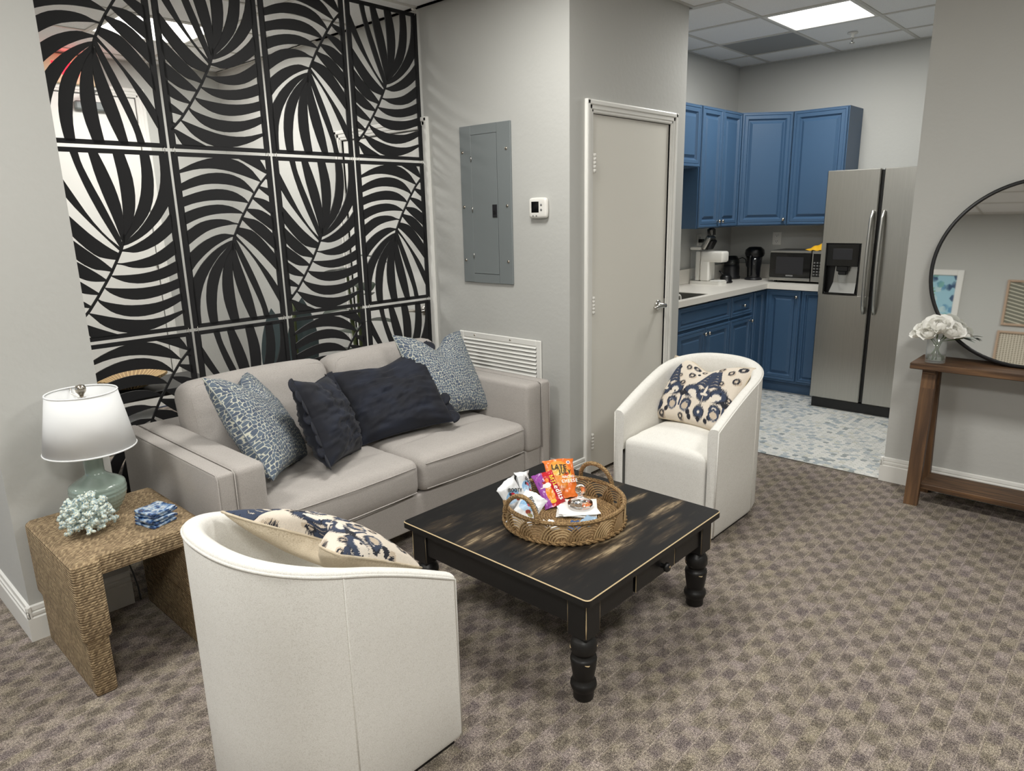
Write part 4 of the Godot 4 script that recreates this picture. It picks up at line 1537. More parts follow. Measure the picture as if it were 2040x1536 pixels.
func build_kitchen() -> void:
	var none := Vector2(-99, 0)
	var z := Vector3(0, 0, 1)
	var x := Vector3(-1, 0, 0)
	# base units along the sink wall; local x runs along +x
	var fr := facing(Vector3(0, 0, -2.460), z)
	var o := thing("base_cabinet", "blue sink cabinet with a false drawer above two doors", "cabinet", Vector3.ZERO, 0.0, "blue base cabinets")
	block("carcass", Vector3(4.21, 0.10, KLEFT + 0.003), Vector3(5.172, 0.70, -2.460), M.cabinet_blue, o)
	block("toe_kick", Vector3(4.21, 0.0, KLEFT + 0.003), Vector3(5.172, 0.10, -2.53), M.cabinet_blue, o)
	front(o, "drawer_front", fr, 4.36, 5.170, 0.705, 0.872, none)
	front(o, "door", fr, 4.36, 4.762, 0.115, 0.690, Vector2(4.735, 0.645))
	front(o, "door", fr, 4.766, 5.170, 0.115, 0.690, Vector2(4.793, 0.645))
	o = thing("base_cabinet", "narrow blue cabinet with one drawer above one door", "cabinet", Vector3.ZERO, 0.0, "blue base cabinets")
	block("carcass", Vector3(5.174, 0.10, KLEFT + 0.003), Vector3(5.578, 0.885, -2.460), M.cabinet_blue, o)
	block("toe_kick", Vector3(5.174, 0.0, KLEFT + 0.003), Vector3(5.578, 0.10, -2.53), M.cabinet_blue, o)
	front(o, "drawer_front", fr, 5.185, 5.568, 0.705, 0.872, Vector2(5.376, 0.788))
	front(o, "door", fr, 5.185, 5.568, 0.115, 0.690, Vector2(5.535, 0.645))
	o = thing("base_cabinet", "blue corner cabinet with a slim fixed front", "cabinet", Vector3.ZERO, 0.0, "blue base cabinets")
	block("carcass", Vector3(5.580, 0.10, KLEFT + 0.003), Vector3(KBACK - 0.003, 0.885, -2.460), M.cabinet_blue, o)
	block("toe_kick", Vector3(5.580, 0.0, KLEFT + 0.003), Vector3(KBACK - 0.003, 0.10, -2.53), M.cabinet_blue, o)
	front(o, "filler_front", fr, 5.60, 5.795, 0.115, 0.872, none)
	# base units along the back wall; local x runs along +z
	fr = facing(Vector3(5.815, 0, 0), x)
	o = thing("base_cabinet", "tall-door blue base cabinet beside the refrigerator", "cabinet", Vector3.ZERO, 0.0, "blue base cabinets")
	block("carcass", Vector3(5.815, 0.10, -2.458), Vector3(KBACK - 0.003, 0.885, -1.945), M.cabinet_blue, o)
	block("toe_kick", Vector3(5.875, 0.0, -2.458), Vector3(KBACK - 0.003, 0.10, -1.945), M.cabinet_blue, o)
	front(o, "door", fr, -2.432, -2.140, 0.115, 0.885, Vector2(-2.172, 0.83))
	front(o, "door", fr, -2.134, -1.948, 0.115, 0.885, none)
	# worktop
	o = thing("worktop", "white L-shaped worktop with upstand above the blue cabinets", "worktop")
	var st := tool()
	for b in [[4.205, KLEFT + 0.002, 4.41, -2.415], [4.845, KLEFT + 0.002, 6.248, -2.415], [4.41, KLEFT + 0.002, 4.845, -2.87], [4.41, -2.470, 4.845, -2.415], [5.772, -2.415, 6.248, -1.942]]:
		box(st, Vector3(b[0], 0.888, b[1]), Vector3(b[2], 0.930, b[3]), 0.0)
	put(st, "slab", M.counter, o)
	block("upstand", Vector3(4.205, 0.930, KLEFT + 0.002), Vector3(6.248, 1.055, KLEFT + 0.022), M.counter, o, 0.002)
	block("upstand", Vector3(6.228, 0.930, KLEFT + 0.022), Vector3(6.248, 1.055, -1.942), M.counter, o, 0.002)
	o = thing("sink", "steel kitchen sink set into the white worktop", "sink", Vector3(4.6275, 0.72, -2.67))
	st = tool()
	box(st, Vector3(-0.215, 0.0, -0.198), Vector3(0.215, 0.005, 0.198))
	for s in [-1.0, 1.0]:
		box(st, Vector3(s * 0.215, 0.0, -0.198), Vector3(s * 0.210, 0.206, 0.198))
		box(st, Vector3(-0.215, 0.0, s * 0.198), Vector3(0.215, 0.206, s * 0.193))
	put(st, "basin", M.steel_plain, o)
	st = tool()
	lathe(st, [Vector2(0, 0.006), Vector2(0.04, 0.006), Vector2(0.045, 0.009), Vector2(0.03, 0.006), Vector2(0, 0.006)], 20)
	put(st, "drain", M.chrome, o)
	o = thing("dish_brush", "white looped dish brush handle standing in the sink", "brush", Vector3(4.455, 0.725, -2.50))
	st = tool()
	var loop := []
	for k in 12:
		loop.append(Vector3(0.028 * cos(TAU * k / 12), 0.205 + 0.028 * sin(TAU * k / 12), 0.0))
	bar(st, loop, 0.0065, 8, true)
	bar(st, [Vector3(0, 0.03, 0), Vector3(0, 0.18, 0)], 0.006, 8)
	put(st, "handle", M.white_plastic, o)
	st = tool()
	lathe(st, [Vector2(0, 0), Vector2(0.022, 0.0), Vector2(0.024, 0.03), Vector2(0, 0.035)], 16)
	put(st, "bristles", M.white_plastic, o)
	# wall units
	fr = facing(Vector3(0, 0, -2.680), z)
	o = thing("wall_cabinet", "short blue wall cabinet next to the double-door one", "cabinet", Vector3.ZERO, 0.0, "blue wall cabinets")
	block("carcass", Vector3(4.30, 1.845, KLEFT + 0.003), Vector3(4.994, 2.290, -2.680), M.cabinet_blue, o)
	front(o, "door", fr, 4.32, 4.652, 1.850, 2.285, none)
	front(o, "door", fr, 4.656, 4.990, 1.850, 2.285, none)
	o = thing("wall_cabinet", "blue wall cabinet with two slim doors above the coffee maker", "cabinet", Vector3.ZERO, 0.0, "blue wall cabinets")
	block("carcass", Vector3(4.998, 1.400, KLEFT + 0.003), Vector3(5.668, 2.292, -2.680), M.cabinet_blue, o)
	front(o, "door", fr, 5.004, 5.332, 1.405, 2.288, Vector2(5.305, 1.450))
	front(o, "door", fr, 5.336, 5.664, 1.405, 2.288, Vector2(5.363, 1.450))
	o = thing("wall_cabinet", "blue corner wall cabinet with a diagonal door", "cabinet", Vector3.ZERO, 0.0, "blue wall cabinets")
	st = tool()
	plate(st, PackedVector2Array([Vector2(5.672, 2.680), Vector2(5.940, 2.362), Vector2(6.247, 2.362), Vector2(6.247, 2.987), Vector2(5.672, 2.987)]), 1.400, 2.292, Transform3D(Basis(Vector3(1, 0, 0), Vector3(0, 0, -1), Vector3(0, 1, 0)), Vector3.ZERO))
	put(st, "carcass", M.cabinet_blue, o)
	var mid := Vector3(5.806, 0, -2.521)
	var dir := Vector3(-0.318, 0, 0.268).normalized()
	fr = facing(mid, dir)
	front(o, "door", fr, -0.202, 0.202, 1.405, 2.288, Vector2(0.168, 1.450))
	fr = facing(Vector3(5.940, 0, 0), x)
	o = thing("wall_cabinet", "blue wall cabinet with one wide door above the microwave", "cabinet", Vector3.ZERO, 0.0, "blue wall cabinets")
	block("carcass", Vector3(5.940, 1.400, -2.358), Vector3(KBACK - 0.003, 2.292, -1.932), M.cabinet_blue, o)
	front(o, "door", fr, -2.354, -1.936, 1.405, 2.288, none)
	build_fridge()
	build_appliances()
	for p in [["white wall outlet on the wall behind the microwave", facing(Vector3(KBACK, 1.28, -2.556), x), 0.080], ["white wall outlet behind the coffee maker with a black plug", facing(Vector3(5.64, 1.28, KLEFT), z), 0.080]]:
		var w := thing("wall_outlet", p[0], "outlet", Vector3.ZERO, 0.0, "white wall outlets")
		var f: Transform3D = p[1]
		block("plate", Vector3(-p[2] / 2, -0.058, 0), Vector3(p[2] / 2, 0.058, 0.006), M.white_plastic, w, 0.003, f)
		for y in [-0.026, 0.026]:
			var q := tool()
			plate(q, round_rect(-0.017, y - 0.016, 0.017, y + 0.016, 0.010), 0.006, 0.009, f)
			var s := put(q, "socket", M.white_trim, w)
			q = tool()
			for sx in [-0.007, 0.007]:
				box(q, Vector3(sx - 0.0013, y - 0.002, 0.009), Vector3(sx + 0.0013, y + 0.008, 0.0096), 0, f)
			box(q, Vector3(-0.0025, y - 0.011, 0.009), Vector3(0.0025, y - 0.006, 0.0096), 0, f)
			put(q, "slots", M.dark_gap, s)


func build_fridge() -> void:
	var o := thing("refrigerator", "stainless side-by-side refrigerator with a black ice dispenser", "refrigerator", Vector3(5.55, 0, -1.498))
	o.scale = Vector3(1.0, 0.995, 0.9635)
	# local x goes into the fridge, z along the front
	block("body", Vector3(0.065, 0.03, -0.435), Vector3(0.66, 1.785, 0.455), M.panel_grey, o, 0.004)
	block("gasket", Vector3(0.030, 0.09, -0.070), Vector3(0.066, 1.80, -0.034), M.black_plastic, o)
	block("grille", Vector3(0.035, 0.0, -0.435), Vector3(0.10, 0.078, 0.455), M.black_plastic, o, 0.004)
	var st := tool()
	var z0 := -0.442
	var z1 := -0.064
	var a := -0.408
	var b := -0.148
	box(st, Vector3(0, 0.085, z0), Vector3(0.06, 0.905, z1), 0.006)
	box(st, Vector3(0, 1.280, z0), Vector3(0.06, 1.810, z1), 0.006)
	box(st, Vector3(0.0002, 0.899, z0 + 0.0002), Vector3(0.06, 1.286, a), 0.0)
	box(st, Vector3(0.0002, 0.899, b), Vector3(0.06, 1.286, z1 - 0.0002), 0.0)
	var d := put(st, "door", M.steel, o)
	# dispenser: black surround, control panel, sloping steel niche
	var fr := facing(Vector3(0, 0, (a + b) / 2), Vector3(-1, 0, 0))
	st = tool()
	var ow := 0.130
	for s in [-1.0, 1.0]:
		box(st, Vector3(s * (ow - 0.012), 0.905, -0.055), Vector3(s * ow, 1.280, 0.003), 0.003, fr)
	box(st, Vector3(-ow + 0.012, 0.905, -0.055), Vector3(ow - 0.012, 0.917, 0.003), 0.003, fr)
	box(st, Vector3(-ow + 0.012, 1.115, -0.055), Vector3(ow - 0.012, 1.280, 0.003), 0.003, fr)
	put(st, "dispenser_surround", M.black_gloss, d)
	st = tool()
	box(st, Vector3(-0.072, 1.165, 0.003), Vector3(0.072, 1.245, 0.0045), 0.001, fr)
	put(st, "control_screen", M.dark_plastic, d)
	st = tool()
	face(st, [fr * Vector3(-0.062, 1.115, -0.052), fr * Vector3(0.100, 1.115, -0.052), fr * Vector3(0.100, 0.99, -0.046), fr * Vector3(-0.070, 0.99, -0.046)], Vector3(-1, 0, 0))
	face(st, [fr * Vector3(-0.070, 0.99, -0.046), fr * Vector3(0.100, 0.99, -0.046), fr * Vector3(0.104, 0.917, -0.010), fr * Vector3(-0.086, 0.917, -0.010)], Vector3(-1, 0.5, 0))
	put(st, "dispenser_niche", M.steel_plain, d)
	block("dispenser_liner", Vector3(-0.118, 0.917, -0.058), Vector3(0.118, 1.115, -0.054), M.black_plastic, d, 0, fr)
	st = tool()
	box(st, Vector3(-0.045, 1.075, -0.05), Vector3(0.045, 1.118, -0.010), 0.006, fr)
	box(st, Vector3(-0.030, 1.050, -0.045), Vector3(0.032, 1.080, -0.014), 0.006, fr)
	put(st, "spout", M.black_plastic, d)
	st = tool()
	lathe(st, [Vector2(0.034, 0), Vector2(0.030, -0.05), Vector2(0.026, -0.055)], 20, fr * at(0, 1.052, -0.026))
	put(st, "chute", M.thin_glass, d)
	st = tool()
	box(st, Vector3(0, 0.085, -0.040), Vector3(0.06, 1.810, 0.455), 0.006)
	var d2 := put(st, "door", M.steel, o)
	var k := 0
	for z in [-0.088, -0.012]:
		st = tool()
		var pts := []
		var zz: float = z
		for i in 15:
			var t := i / 14.0
			pts.append(Vector3(-0.012 - 0.050 * pow(sin(PI * t), 0.35), lerpf(0.775, 1.515, t), zz))
		bar(st, pts, 0.0125, 12)
		put(st, "handle", M.satin, d if k == 0 else d2)
		k += 1


func build_appliances() -> void:
	# microwave
	var o := thing("microwave", "black and silver microwave oven on the worktop beside the refrigerator", "microwave", Vector3(5.90, 0.93, -2.465))
	block("case", Vector3(0.022, 0.018, 0.004), Vector3(0.32, 0.266, 0.45), M.black_plastic, o, 0.004)
	for p in [[0.06, 0.04], [0.28, 0.04], [0.06, 0.41], [0.28, 0.41]]:
		var q := tool()
		lathe(q, [Vector2(0.014, 0), Vector2(0.014, 0.02)], 12, at(p[0], 0, p[1]))
		put(q, "foot", M.black_plastic, o)
	var d := block("door", Vector3(0.0, 0.045, 0.004), Vector3(0.022, 0.246, 0.345), M.black_gloss, o, 0.003)
	block("door_strip", Vector3(-0.001, 0.246, 0.004), Vector3(0.022, 0.267, 0.345), M.steel_plain, d, 0.004)
	block("door_strip", Vector3(-0.001, 0.019, 0.004), Vector3(0.022, 0.045, 0.345), M.steel_plain, d, 0.004)
	block("window", Vector3(-0.0012, 0.075, 0.058), Vector3(0.0, 0.215, 0.285), M.dark_plastic, d)
	block("badge", Vector3(-0.0012, 0.055, 0.145), Vector3(0.0, 0.067, 0.205), M.grey_plastic, d)
	var c := block("control_panel", Vector3(0.0, 0.019, 0.350), Vector3(0.022, 0.267, 0.45), M.steel_plain, o, 0.003)
	block("keypad", Vector3(-0.001, 0.06, 0.362), Vector3(0.001, 0.245, 0.44), M.black_gloss, c)
	var st := tool()
	for i in 3:
		for j in 5:
			box(st, Vector3(-0.0018, 0.072 + j * 0.024, 0.368 + i * 0.024), Vector3(-0.0008, 0.082 + j * 0.024, 0.382 + i * 0.024))
	put(st, "keys", M.grey_plastic, c)
	# yellow cloth on the microwave
	st = tool()
	sheet(st, 20, 10, func(u: float, v: float) -> Vector3:
		var hgt := 0.06 * pow(sin(PI * clampf(u * 0.55, 0, 1)), 0.8) * pow(sin(PI * v), 0.6)
		return Vector3(-0.09 + 0.18 * v, hgt + 0.004 * sin(u * 22.0 + v * 5.0), u * 0.20))
	sheet(st, 10, 4, func(u: float, v: float) -> Vector3: return Vector3(-0.09 + 0.18 * v, 0.0, u * 0.20), true)
	single(st, "yellow_cloth", M.yellow_cloth, "crumpled yellow cloth on top of the microwave", "cloth", at(6.02, 1.200, -2.19))
	# coffee maker, seen from its side
	o = thing("coffee_maker", "white single-cup coffee maker with its lid open", "coffee maker", Vector3(5.50, 0.93, -2.815))
	st = tool()
	plate(st, round_rect(-0.065, -0.15, 0.065, 0.145, 0.03), 0.0, 0.026, Transform3D(Basis(Vector3(1, 0, 0), Vector3(0, 0, 1), Vector3(0, -1, 0)), Vector3(0, 0.026, 0)))
	put(st, "base", M.white_plastic, o)
	block("column", Vector3(-0.058, 0.026, -0.055), Vector3(0.058, 0.20, 0.030), M.white_plastic, o, 0.012)
	st = tool()
	pad(st, Vector3(-0.060, 0.185, -0.055), Vector3(0.060, 0.275, 0.150), 0.02, Vector3i(2, 2, 4))
	put(st, "brew_head", M.white_plastic, o)
	block("drip_tray", Vector3(-0.05, 0.026, 0.04), Vector3(0.05, 0.036, 0.135), M.white_trim, o, 0.003)
	block("reservoir", Vector3(-0.058, 0.03, -0.145), Vector3(0.058, 0.285, -0.065), M.thin_glass, o, 0.01)
	block("reservoir_back", Vector3(-0.050, 0.03, -0.10), Vector3(0.050, 0.27, -0.060), M.white_plastic, o, 0.006)
	block("reservoir_lid", Vector3(-0.062, 0.285, -0.148), Vector3(0.062, 0.310, -0.05), M.white_plastic, o, 0.006)
	block("level_mark", Vector3(-0.0595, 0.045, -0.118), Vector3(-0.058, 0.065, -0.092), M.grey_plastic, o)
	st = tool()
	bar(st, [Vector3(-0.064, 0.27, -0.03), Vector3(-0.066, 0.20, -0.032), Vector3(-0.062, 0.13, -0.045)], 0.004, 6)
	put(st, "reservoir_handle", M.white_plastic, o)
	# open lid: hinged up, black inside
	var fr := Transform3D(Basis(Vector3.RIGHT, deg_to_rad(-62)), Vector3(0, 0.275, -0.02))
	st = tool()
	pad(st, Vector3(-0.058, 0.0, 0.0), Vector3(0.058, 0.05, 0.125), 0.02, Vector3i(2, 1, 3), null, fr)
	var lid := put(st, "lid", M.steel_plain, o)
	block("lid_inside", Vector3(-0.046, -0.022, 0.02), Vector3(0.046, 0.004, 0.105), M.black_plastic, lid, 0.008, fr)
	st = tool()
	bar(st, [fr * Vector3(-0.045, 0.03, 0.13), fr * Vector3(-0.05, 0.055, 0.165), fr * Vector3(0, 0.06, 0.18), fr * Vector3(0.05, 0.055, 0.165), fr * Vector3(0.045, 0.03, 0.13)], 0.012, 8)
	put(st, "lid_handle", M.black_plastic, lid)
	block("power_plug", Vector3(0.115, 0.335, -0.168), Vector3(0.165, 0.365, -0.135), M.black_plastic, o, 0.004)
	# pod basket left in front of the column
	o = thing("pod_holder", "small black pod holder beside the coffee maker", "pod holder", Vector3(5.66, 0.93, -2.735))
	st = tool()
	lathe(st, [Vector2(0, 0), Vector2(0.055, 0), Vector2(0.058, 0.012), Vector2(0.050, 0.018), Vector2(0.048, 0.05), Vector2(0.036, 0.066), Vector2(0, 0.07)], 24)
	put(st, "cup", M.black_plastic, o)
	st = tool()
	bar(st, [Vector3(0, 0.06, 0.0), Vector3(-0.01, 0.075, -0.03), Vector3(-0.015, 0.10, -0.055)], 0.006, 6)
	put(st, "handle", M.black_plastic, o)
	# grinder with a smoked bowl and cord
	o = thing("coffee_grinder", "small black electric grinder with a cord on the worktop", "grinder", Vector3(6.03, 0.93, -2.865))
	st = tool()
	lathe(st, [Vector2(0, 0), Vector2(0.078, 0), Vector2(0.080, 0.02), Vector2(0.072, 0.03), Vector2(0.070, 0.10), Vector2(0.066, 0.125), Vector2(0, 0.125)], 28)
	put(st, "body", M.dark_plastic, o)
	st = tool()
	lathe(st, [Vector2(0.066, 0.125), Vector2(0.068, 0.165), Vector2(0.062, 0.172)], 28)
	put(st, "bowl", M.smoke_glass, o)
	st = tool()
	lathe(st, [Vector2(0.062, 0.170), Vector2(0.052, 0.188), Vector2(0.045, 0.202), Vector2(0, 0.205)], 28)
	put(st, "lid", M.black_plastic, o)
	st = tool()
	bar(st, [Vector3(0.0, 0.175, 0.06), Vector3(0.0, 0.19, 0.10), Vector3(-0.01, 0.175, 0.135), Vector3(0.0, 0.12, 0.14), Vector3(0.01, 0.09, 0.155), Vector3(0.03, 0.10, 0.175)], 0.004, 6)
	put(st, "cord", M.black_plastic, o)
	# carafe
	o = thing("carafe", "tall smoked glass carafe with a black lid and handle", "carafe", Vector3(6.03, 0.93, -2.655))
	st = tool()
	lathe(st, [Vector2(0, 0), Vector2(0.072, 0), Vector2(0.074, 0.010), Vector2(0.058, 0.022), Vector2(0, 0.022)], 28)
	put(st, "foot", M.dark_plastic, o)
	st = tool()
	lathe(st, [Vector2(0.055, 0.022), Vector2(0.058, 0.10), Vector2(0.072, 0.225), Vector2(0.069, 0.225), Vector2(0.055, 0.10), Vector2(0.051, 0.026)], 28)
	put(st, "jug", M.smoke_glass, o)
	st = tool()
	lathe(st, [Vector2(0.076, 0.205), Vector2(0.084, 0.23), Vector2(0.078, 0.262), Vector2(0.05, 0.285), Vector2(0, 0.288)], 10)
	put(st, "lid", M.black_plastic, o)
	st = tool()
	bar(st, [Vector3(-0.078, 0.225, 0.0), Vector3(-0.088, 0.19, 0.0), Vector3(-0.078, 0.10, 0.0), Vector3(-0.066, 0.04, 0.0)], 0.011, 8)
	put(st, "handle", M.black_plastic, o)


# ---------------------------------------------------------------- fittings on the grey wall

func build_wall_fittings() -> void:
	var fr := facing(Vector3(EAST, 1.594, -2.960), Vector3(-1, 0, 0))
	# local x runs towards +z
	var o := thing("breaker_panel", "grey steel breaker panel with a flush door and black latch", "electrical panel")
	var st := tool()
	box(st, Vector3(-0.203, -0.449, 0), Vector3(-0.1105, 0.449, 0.012), 0.002, fr)
	box(st, Vector3(0.0975, -0.449, 0), Vector3(0.203, 0.449, 0.012), 0.002, fr)
	for s in [-1.0, 1.0]:
		box(st, Vector3(-0.1105, s * 0.3975, 0), Vector3(0.0975, s * 0.449, 0.0119), 0.0, fr)
	box(st, Vector3(-0.11, -0.40, 0), Vector3(0.098, 0.40, 0.003), 0, fr)
	put(st, "cover", M.panel_grey, o)
	var d := block("door", Vector3(-0.108, -0.395, 0.004), Vector3(0.095, 0.395, 0.0135), M.panel_grey, o, 0.001, fr)
	block("latch", Vector3(0.058, -0.068, 0.0145), Vector3(0.094, 0.004, 0.018), M.dark_plastic, d, 0.001, fr)
	block("latch_slide", Vector3(0.070, -0.05, 0.018), Vector3(0.082, -0.03, 0.022), M.black_plastic, d, 0.001, fr)
	for y in [0.265, -0.02, -0.290]:
		st = tool()
		bar(st, [Vector3(-0.109, y - 0.014, 0.014), Vector3(-0.109, y + 0.014, 0.014)], 0.004, 6, false, fr)
		put(st, "hinge", M.steel_plain, o)
	for x in [-0.180, 0.172]:
		for y in [0.305, -0.005, -0.318]:
			st = tool()
			lathe(st, [Vector2(0.0085, 0), Vector2(0.008, 0.004), Vector2(0.005, 0.0055), Vector2(0, 0.006)], 12, fr * Transform3D(Basis(Vector3.RIGHT, PI / 2), Vector3(x, y, 0.012)))
			put(st, "screw", M.nickel, o)
	# thermostat
	fr = facing(Vector3(EAST, 1.572, -2.552), Vector3(-1, 0, 0))
	o = thing("thermostat", "white square thermostat with a dark screen on the grey wall", "thermostat")
	st = tool()
	pad(st, Vector3(-0.065, -0.056, 0.0), Vector3(0.065, 0.056, 0.030), 0.0148, Vector3i(6, 6, 1), func(p: Vector3, u: Vector3) -> Vector3:
		return Vector3(p.x * (1.0 - 0.05 * u.y * u.y), p.y * (1.0 - 0.05 * u.x * u.x), p.z), fr)
	put(st, "body", M.white_plastic, o)
	block("screen", Vector3(-0.040, -0.024, 0.029), Vector3(0.012, 0.034, 0.0312), M.black_gloss, o, 0.0005, fr)
	for p in [[0.030, 0.016, 0.006], [0.030, -0.010, 0.006], [-0.028, -0.041, 0.004], [-0.004, -0.041, 0.004]]:
		st = tool()
		lathe(st, [Vector2(p[2], 0), Vector2(p[2], 0.003), Vector2(0, 0.0035)], 12, fr * Transform3D(Basis(Vector3.RIGHT, PI / 2), Vector3(p[0], p[1], 0.029)))
		put(st, "button", M.grey_plastic, o)
	# return-air grille
	fr = facing(Vector3(EAST, 0.60, -2.888), Vector3(-1, 0, 0))
	o = thing("air_grille", "white return-air grille with horizontal louvres above the sofa arm", "vent")
	var w := 0.337
	var h := 0.235
	block("filter", Vector3(-w, -h, 0.001), Vector3(w, h, 0.003), M.grey_plastic, o, 0, fr)
	st = tool()
	for s in [-1.0, 1.0]:
		box(st, Vector3(s * (w - 0.036), -h, 0), Vector3(s * w, h, 0.014), 0.004, fr)
		box(st, Vector3(-w + 0.036, s * (h - 0.036), 0), Vector3(w - 0.036, s * h, 0.0138), 0.004, fr)
	put(st, "frame", M.white_trim, o)
	for k in 17:
		var y := -h + 0.048 + k * 0.0238
		st = tool()
		box(st, Vector3(-w + 0.036, -0.0105, -0.0012), Vector3(w - 0.036, 0.0105, 0.0012), 0, fr * Transform3D(Basis(Vector3.RIGHT, deg_to_rad(-36)), Vector3(0, y, 0.0105)))
		put(st, "louvre", M.white_trim, o)
	for x in [-0.2, 0.1]:
		st = tool()
		lathe(st, [Vector2(0.006, 0), Vector2(0.005, 0.003), Vector2(0, 0.0035)], 10, fr * Transform3D(Basis(Vector3.RIGHT, PI / 2), Vector3(x, h - 0.018, 0.014)))
		put(st, "screw", M.nickel, o)


# ---------------------------------------------------------------- sofa

func build_sofa() -> void:
	# local: x along the sofa, z towards the viewer, origin under the middle
	var o := thing("sofa", "grey two-seat sofa with tufted seat in front of the leaf screen", "sofa", Vector3(1.967, 0, -2.90))
	var C: Material = M.sofa_cloth
	var st := tool()
	pad(st, Vector3(-0.755, 0.095, -0.44), Vector3(0.755, 0.262, 0.462), 0.012, Vector3i(6, 1, 4))
	put(st, "base", C, o)
	st = tool()
	pad(st, Vector3(-0.945, 0.09, -0.48), Vector3(0.945, 0.640, -0.34), 0.03, Vector3i(8, 4, 1))
	put(st, "back_frame", C, o)
	for s in [-1.0, 1.0]:
		# padded inner half and a flat outer panel, with a welt between
		st = tool()
		var a := 0.755
		var b := 0.882
		pad(st, Vector3(minf(s * a, s * b), 0.262 if true else 0.0, -0.36), Vector3(maxf(s * a, s * b), 0.648, 0.482), 0.026, Vector3i(1, 4, 8))
		var arm := put(st, "arm", C, o)
		st = tool()
		pad(st, Vector3(minf(s * 0.880, s * 0.950), 0.09, -0.478), Vector3(maxf(s * 0.880, s * 0.950), 0.642, 0.480), 0.014, Vector3i(1, 5, 8))
		put(st, "arm_panel", C, o)
		st = tool()
		pad(st, Vector3(minf(s * a, s * b), 0.095, 0.30), Vector3(maxf(s * a, s * b), 0.270, 0.464), 0.01, Vector3i(1, 1, 1))
		put(st, "arm_foot", C, o)
		st = tool()
		bar(st, [Vector3(s * 0.881, 0.642, -0.44), Vector3(s * 0.881, 0.642, 0.46), Vector3(s * 0.881, 0.632, 0.478), Vector3(s * 0.881, 0.27, 0.480)], 0.0028, 6)
		put(st, "welt", C, arm)
		st = tool()
		bar(st, [Vector3(s * 0.947, 0.640, -0.47), Vector3(s * 0.947, 0.640, 0.465), Vector3(s * 0.947, 0.625, 0.478), Vector3(s * 0.947, 0.10, 0.479)], 0.0026, 6)
		put(st, "welt", C, arm)
		for z in [-0.42, 0.38]:
			st = tool()
			lathe(st, [Vector2(0.018, 0), Vector2(0.024, 0.095)], 12, at(s * 0.85, 0, z))
			put(st, "leg", M.black_paint, o)
		# seat cushion with a cross of tufting seams
		st = tool()
		pad(st, Vector3(-0.374, -0.088, -0.335), Vector3(0.374, 0.088, 0.335), 0.045, Vector3i(40, 6, 36), func(p: Vector3, u: Vector3) -> Vector3:
			var top := clampf(u.y, 0.0, 1.0)
			p.y += top * 0.020 * (1.0 - u.x * u.x) * (1.0 - pow(absf(u.z), 3.0))
			var g := 0.0
			for zz in [0.10, -0.14]:
				g = maxf(g, exp(-pow((p.z - zz - 0.006 * sin(p.x * 9.0)) / 0.010, 2)) * clampf(1.05 - absf(u.x), 0.0, 0.35) / 0.35)
			g = maxf(g, exp(-pow((p.x - 0.008 * sin(p.z * 11.0)) / 0.010, 2)) * clampf(1.0 - absf(u.z) * 1.35, 0.0, 0.3) / 0.3)
			var pit := 0.0
			for zz in [0.10, -0.14]:
				pit = maxf(pit, exp(-(pow(p.x / 0.05, 2) + pow((p.z - zz) / 0.05, 2))))
			p.y -= top * (g * 0.0105 + pit * 0.014)
			p.z += 0.012 * clampf(u.z, 0.0, 1.0) * (1.0 - u.y * u.y) * (1.0 - u.x * u.x)
			p += Vector3(0, 1, 0) * top * 0.004 * noise.get_noise_2d(p.x * 5.0 + s * 7.0, p.z * 5.0)
			return p)
		var seat := put(st, "seat_cushion", C, o, at(s * 0.377, 0.352, 0.150))
		for y in [-0.066, 0.058]:
			st = tool()
			bar(st, [Vector3(-0.345, y, 0.333), Vector3(-0.2, y, 0.341), Vector3(0.0, y, 0.3455), Vector3(0.2, y, 0.341), Vector3(0.345, y, 0.333)], 0.0030, 6)
			put(st, "welt", C, seat)
		# back cushion, leaning
		st = tool()
		pad(st, Vector3(-0.372, -0.215, -0.10), Vector3(0.372, 0.215, 0.10), 0.07, Vector3i(24, 16, 4), func(p: Vector3, u: Vector3) -> Vector3:
			p.z += signf(u.z) * 0.028 * (1.0 - u.x * u.x) * (1.0 - u.y * u.y) * absf(u.z)
			p.y += clampf(u.y, 0.0, 1.0) * 0.016 * (1.0 - u.x * u.x)
			var g := exp(-pow((p.x - 0.006 * sin(p.y * 9.0)) / 0.012, 2)) * clampf(1.1 - absf(u.y), 0.0, 0.4) / 0.4
			p.z -= clampf(u.z, 0.0, 1.0) * g * 0.006
			p.z += clampf(u.z, 0.0, 1.0) * 0.006 * noise.get_noise_2d(p.x * 6.0 + s * 3.0, p.y * 6.0)
			return p)
		var back := put(st, "back_cushion", C, o, Transform3D(Basis(Vector3.RIGHT, deg_to_rad(-13)), Vector3(s * 0.376, 0.618, -0.265)))
		st = tool()
		var rim := []
		for q in round_rect(-0.345, -0.190, 0.345, 0.190, 0.05, 6):
			rim.append(Vector3(q.x, q.y + 0.010 * (1.0 - pow(q.x / 0.345, 2)) * (1.0 if q.y > 0 else 0.0), 0.086))
		bar(st, rim, 0.0032, 6, true)
		put(st, "welt", C, back)


# ---------------------------------------------------------------- barrel chairs

const CHAIR_W := 0.285
const CHAIR_D := 0.650
const CHAIR_S := 0.370


# outline of the chair from the front of one arm round the back to the other; inset moves it inwards
func chair_plan(t: float, inset: float) -> Vector2:
	var w := CHAIR_W - inset
	var back := CHAIR_D - CHAIR_S - inset * 1.15
	var arc := 0.92
	var total := CHAIR_S * 2.0 + arc
	var s := t * total
	if s < CHAIR_S:
		return Vector2(-s, w)
	if s > CHAIR_S + arc:
		return Vector2(-(total - s), -w)
	var a := PI * (s - CHAIR_S) / arc
	var e := 0.86
	return Vector2(-CHAIR_S - back * pow(sin(a), e), w * signf(cos(a)) * pow(absf(cos(a)), e))


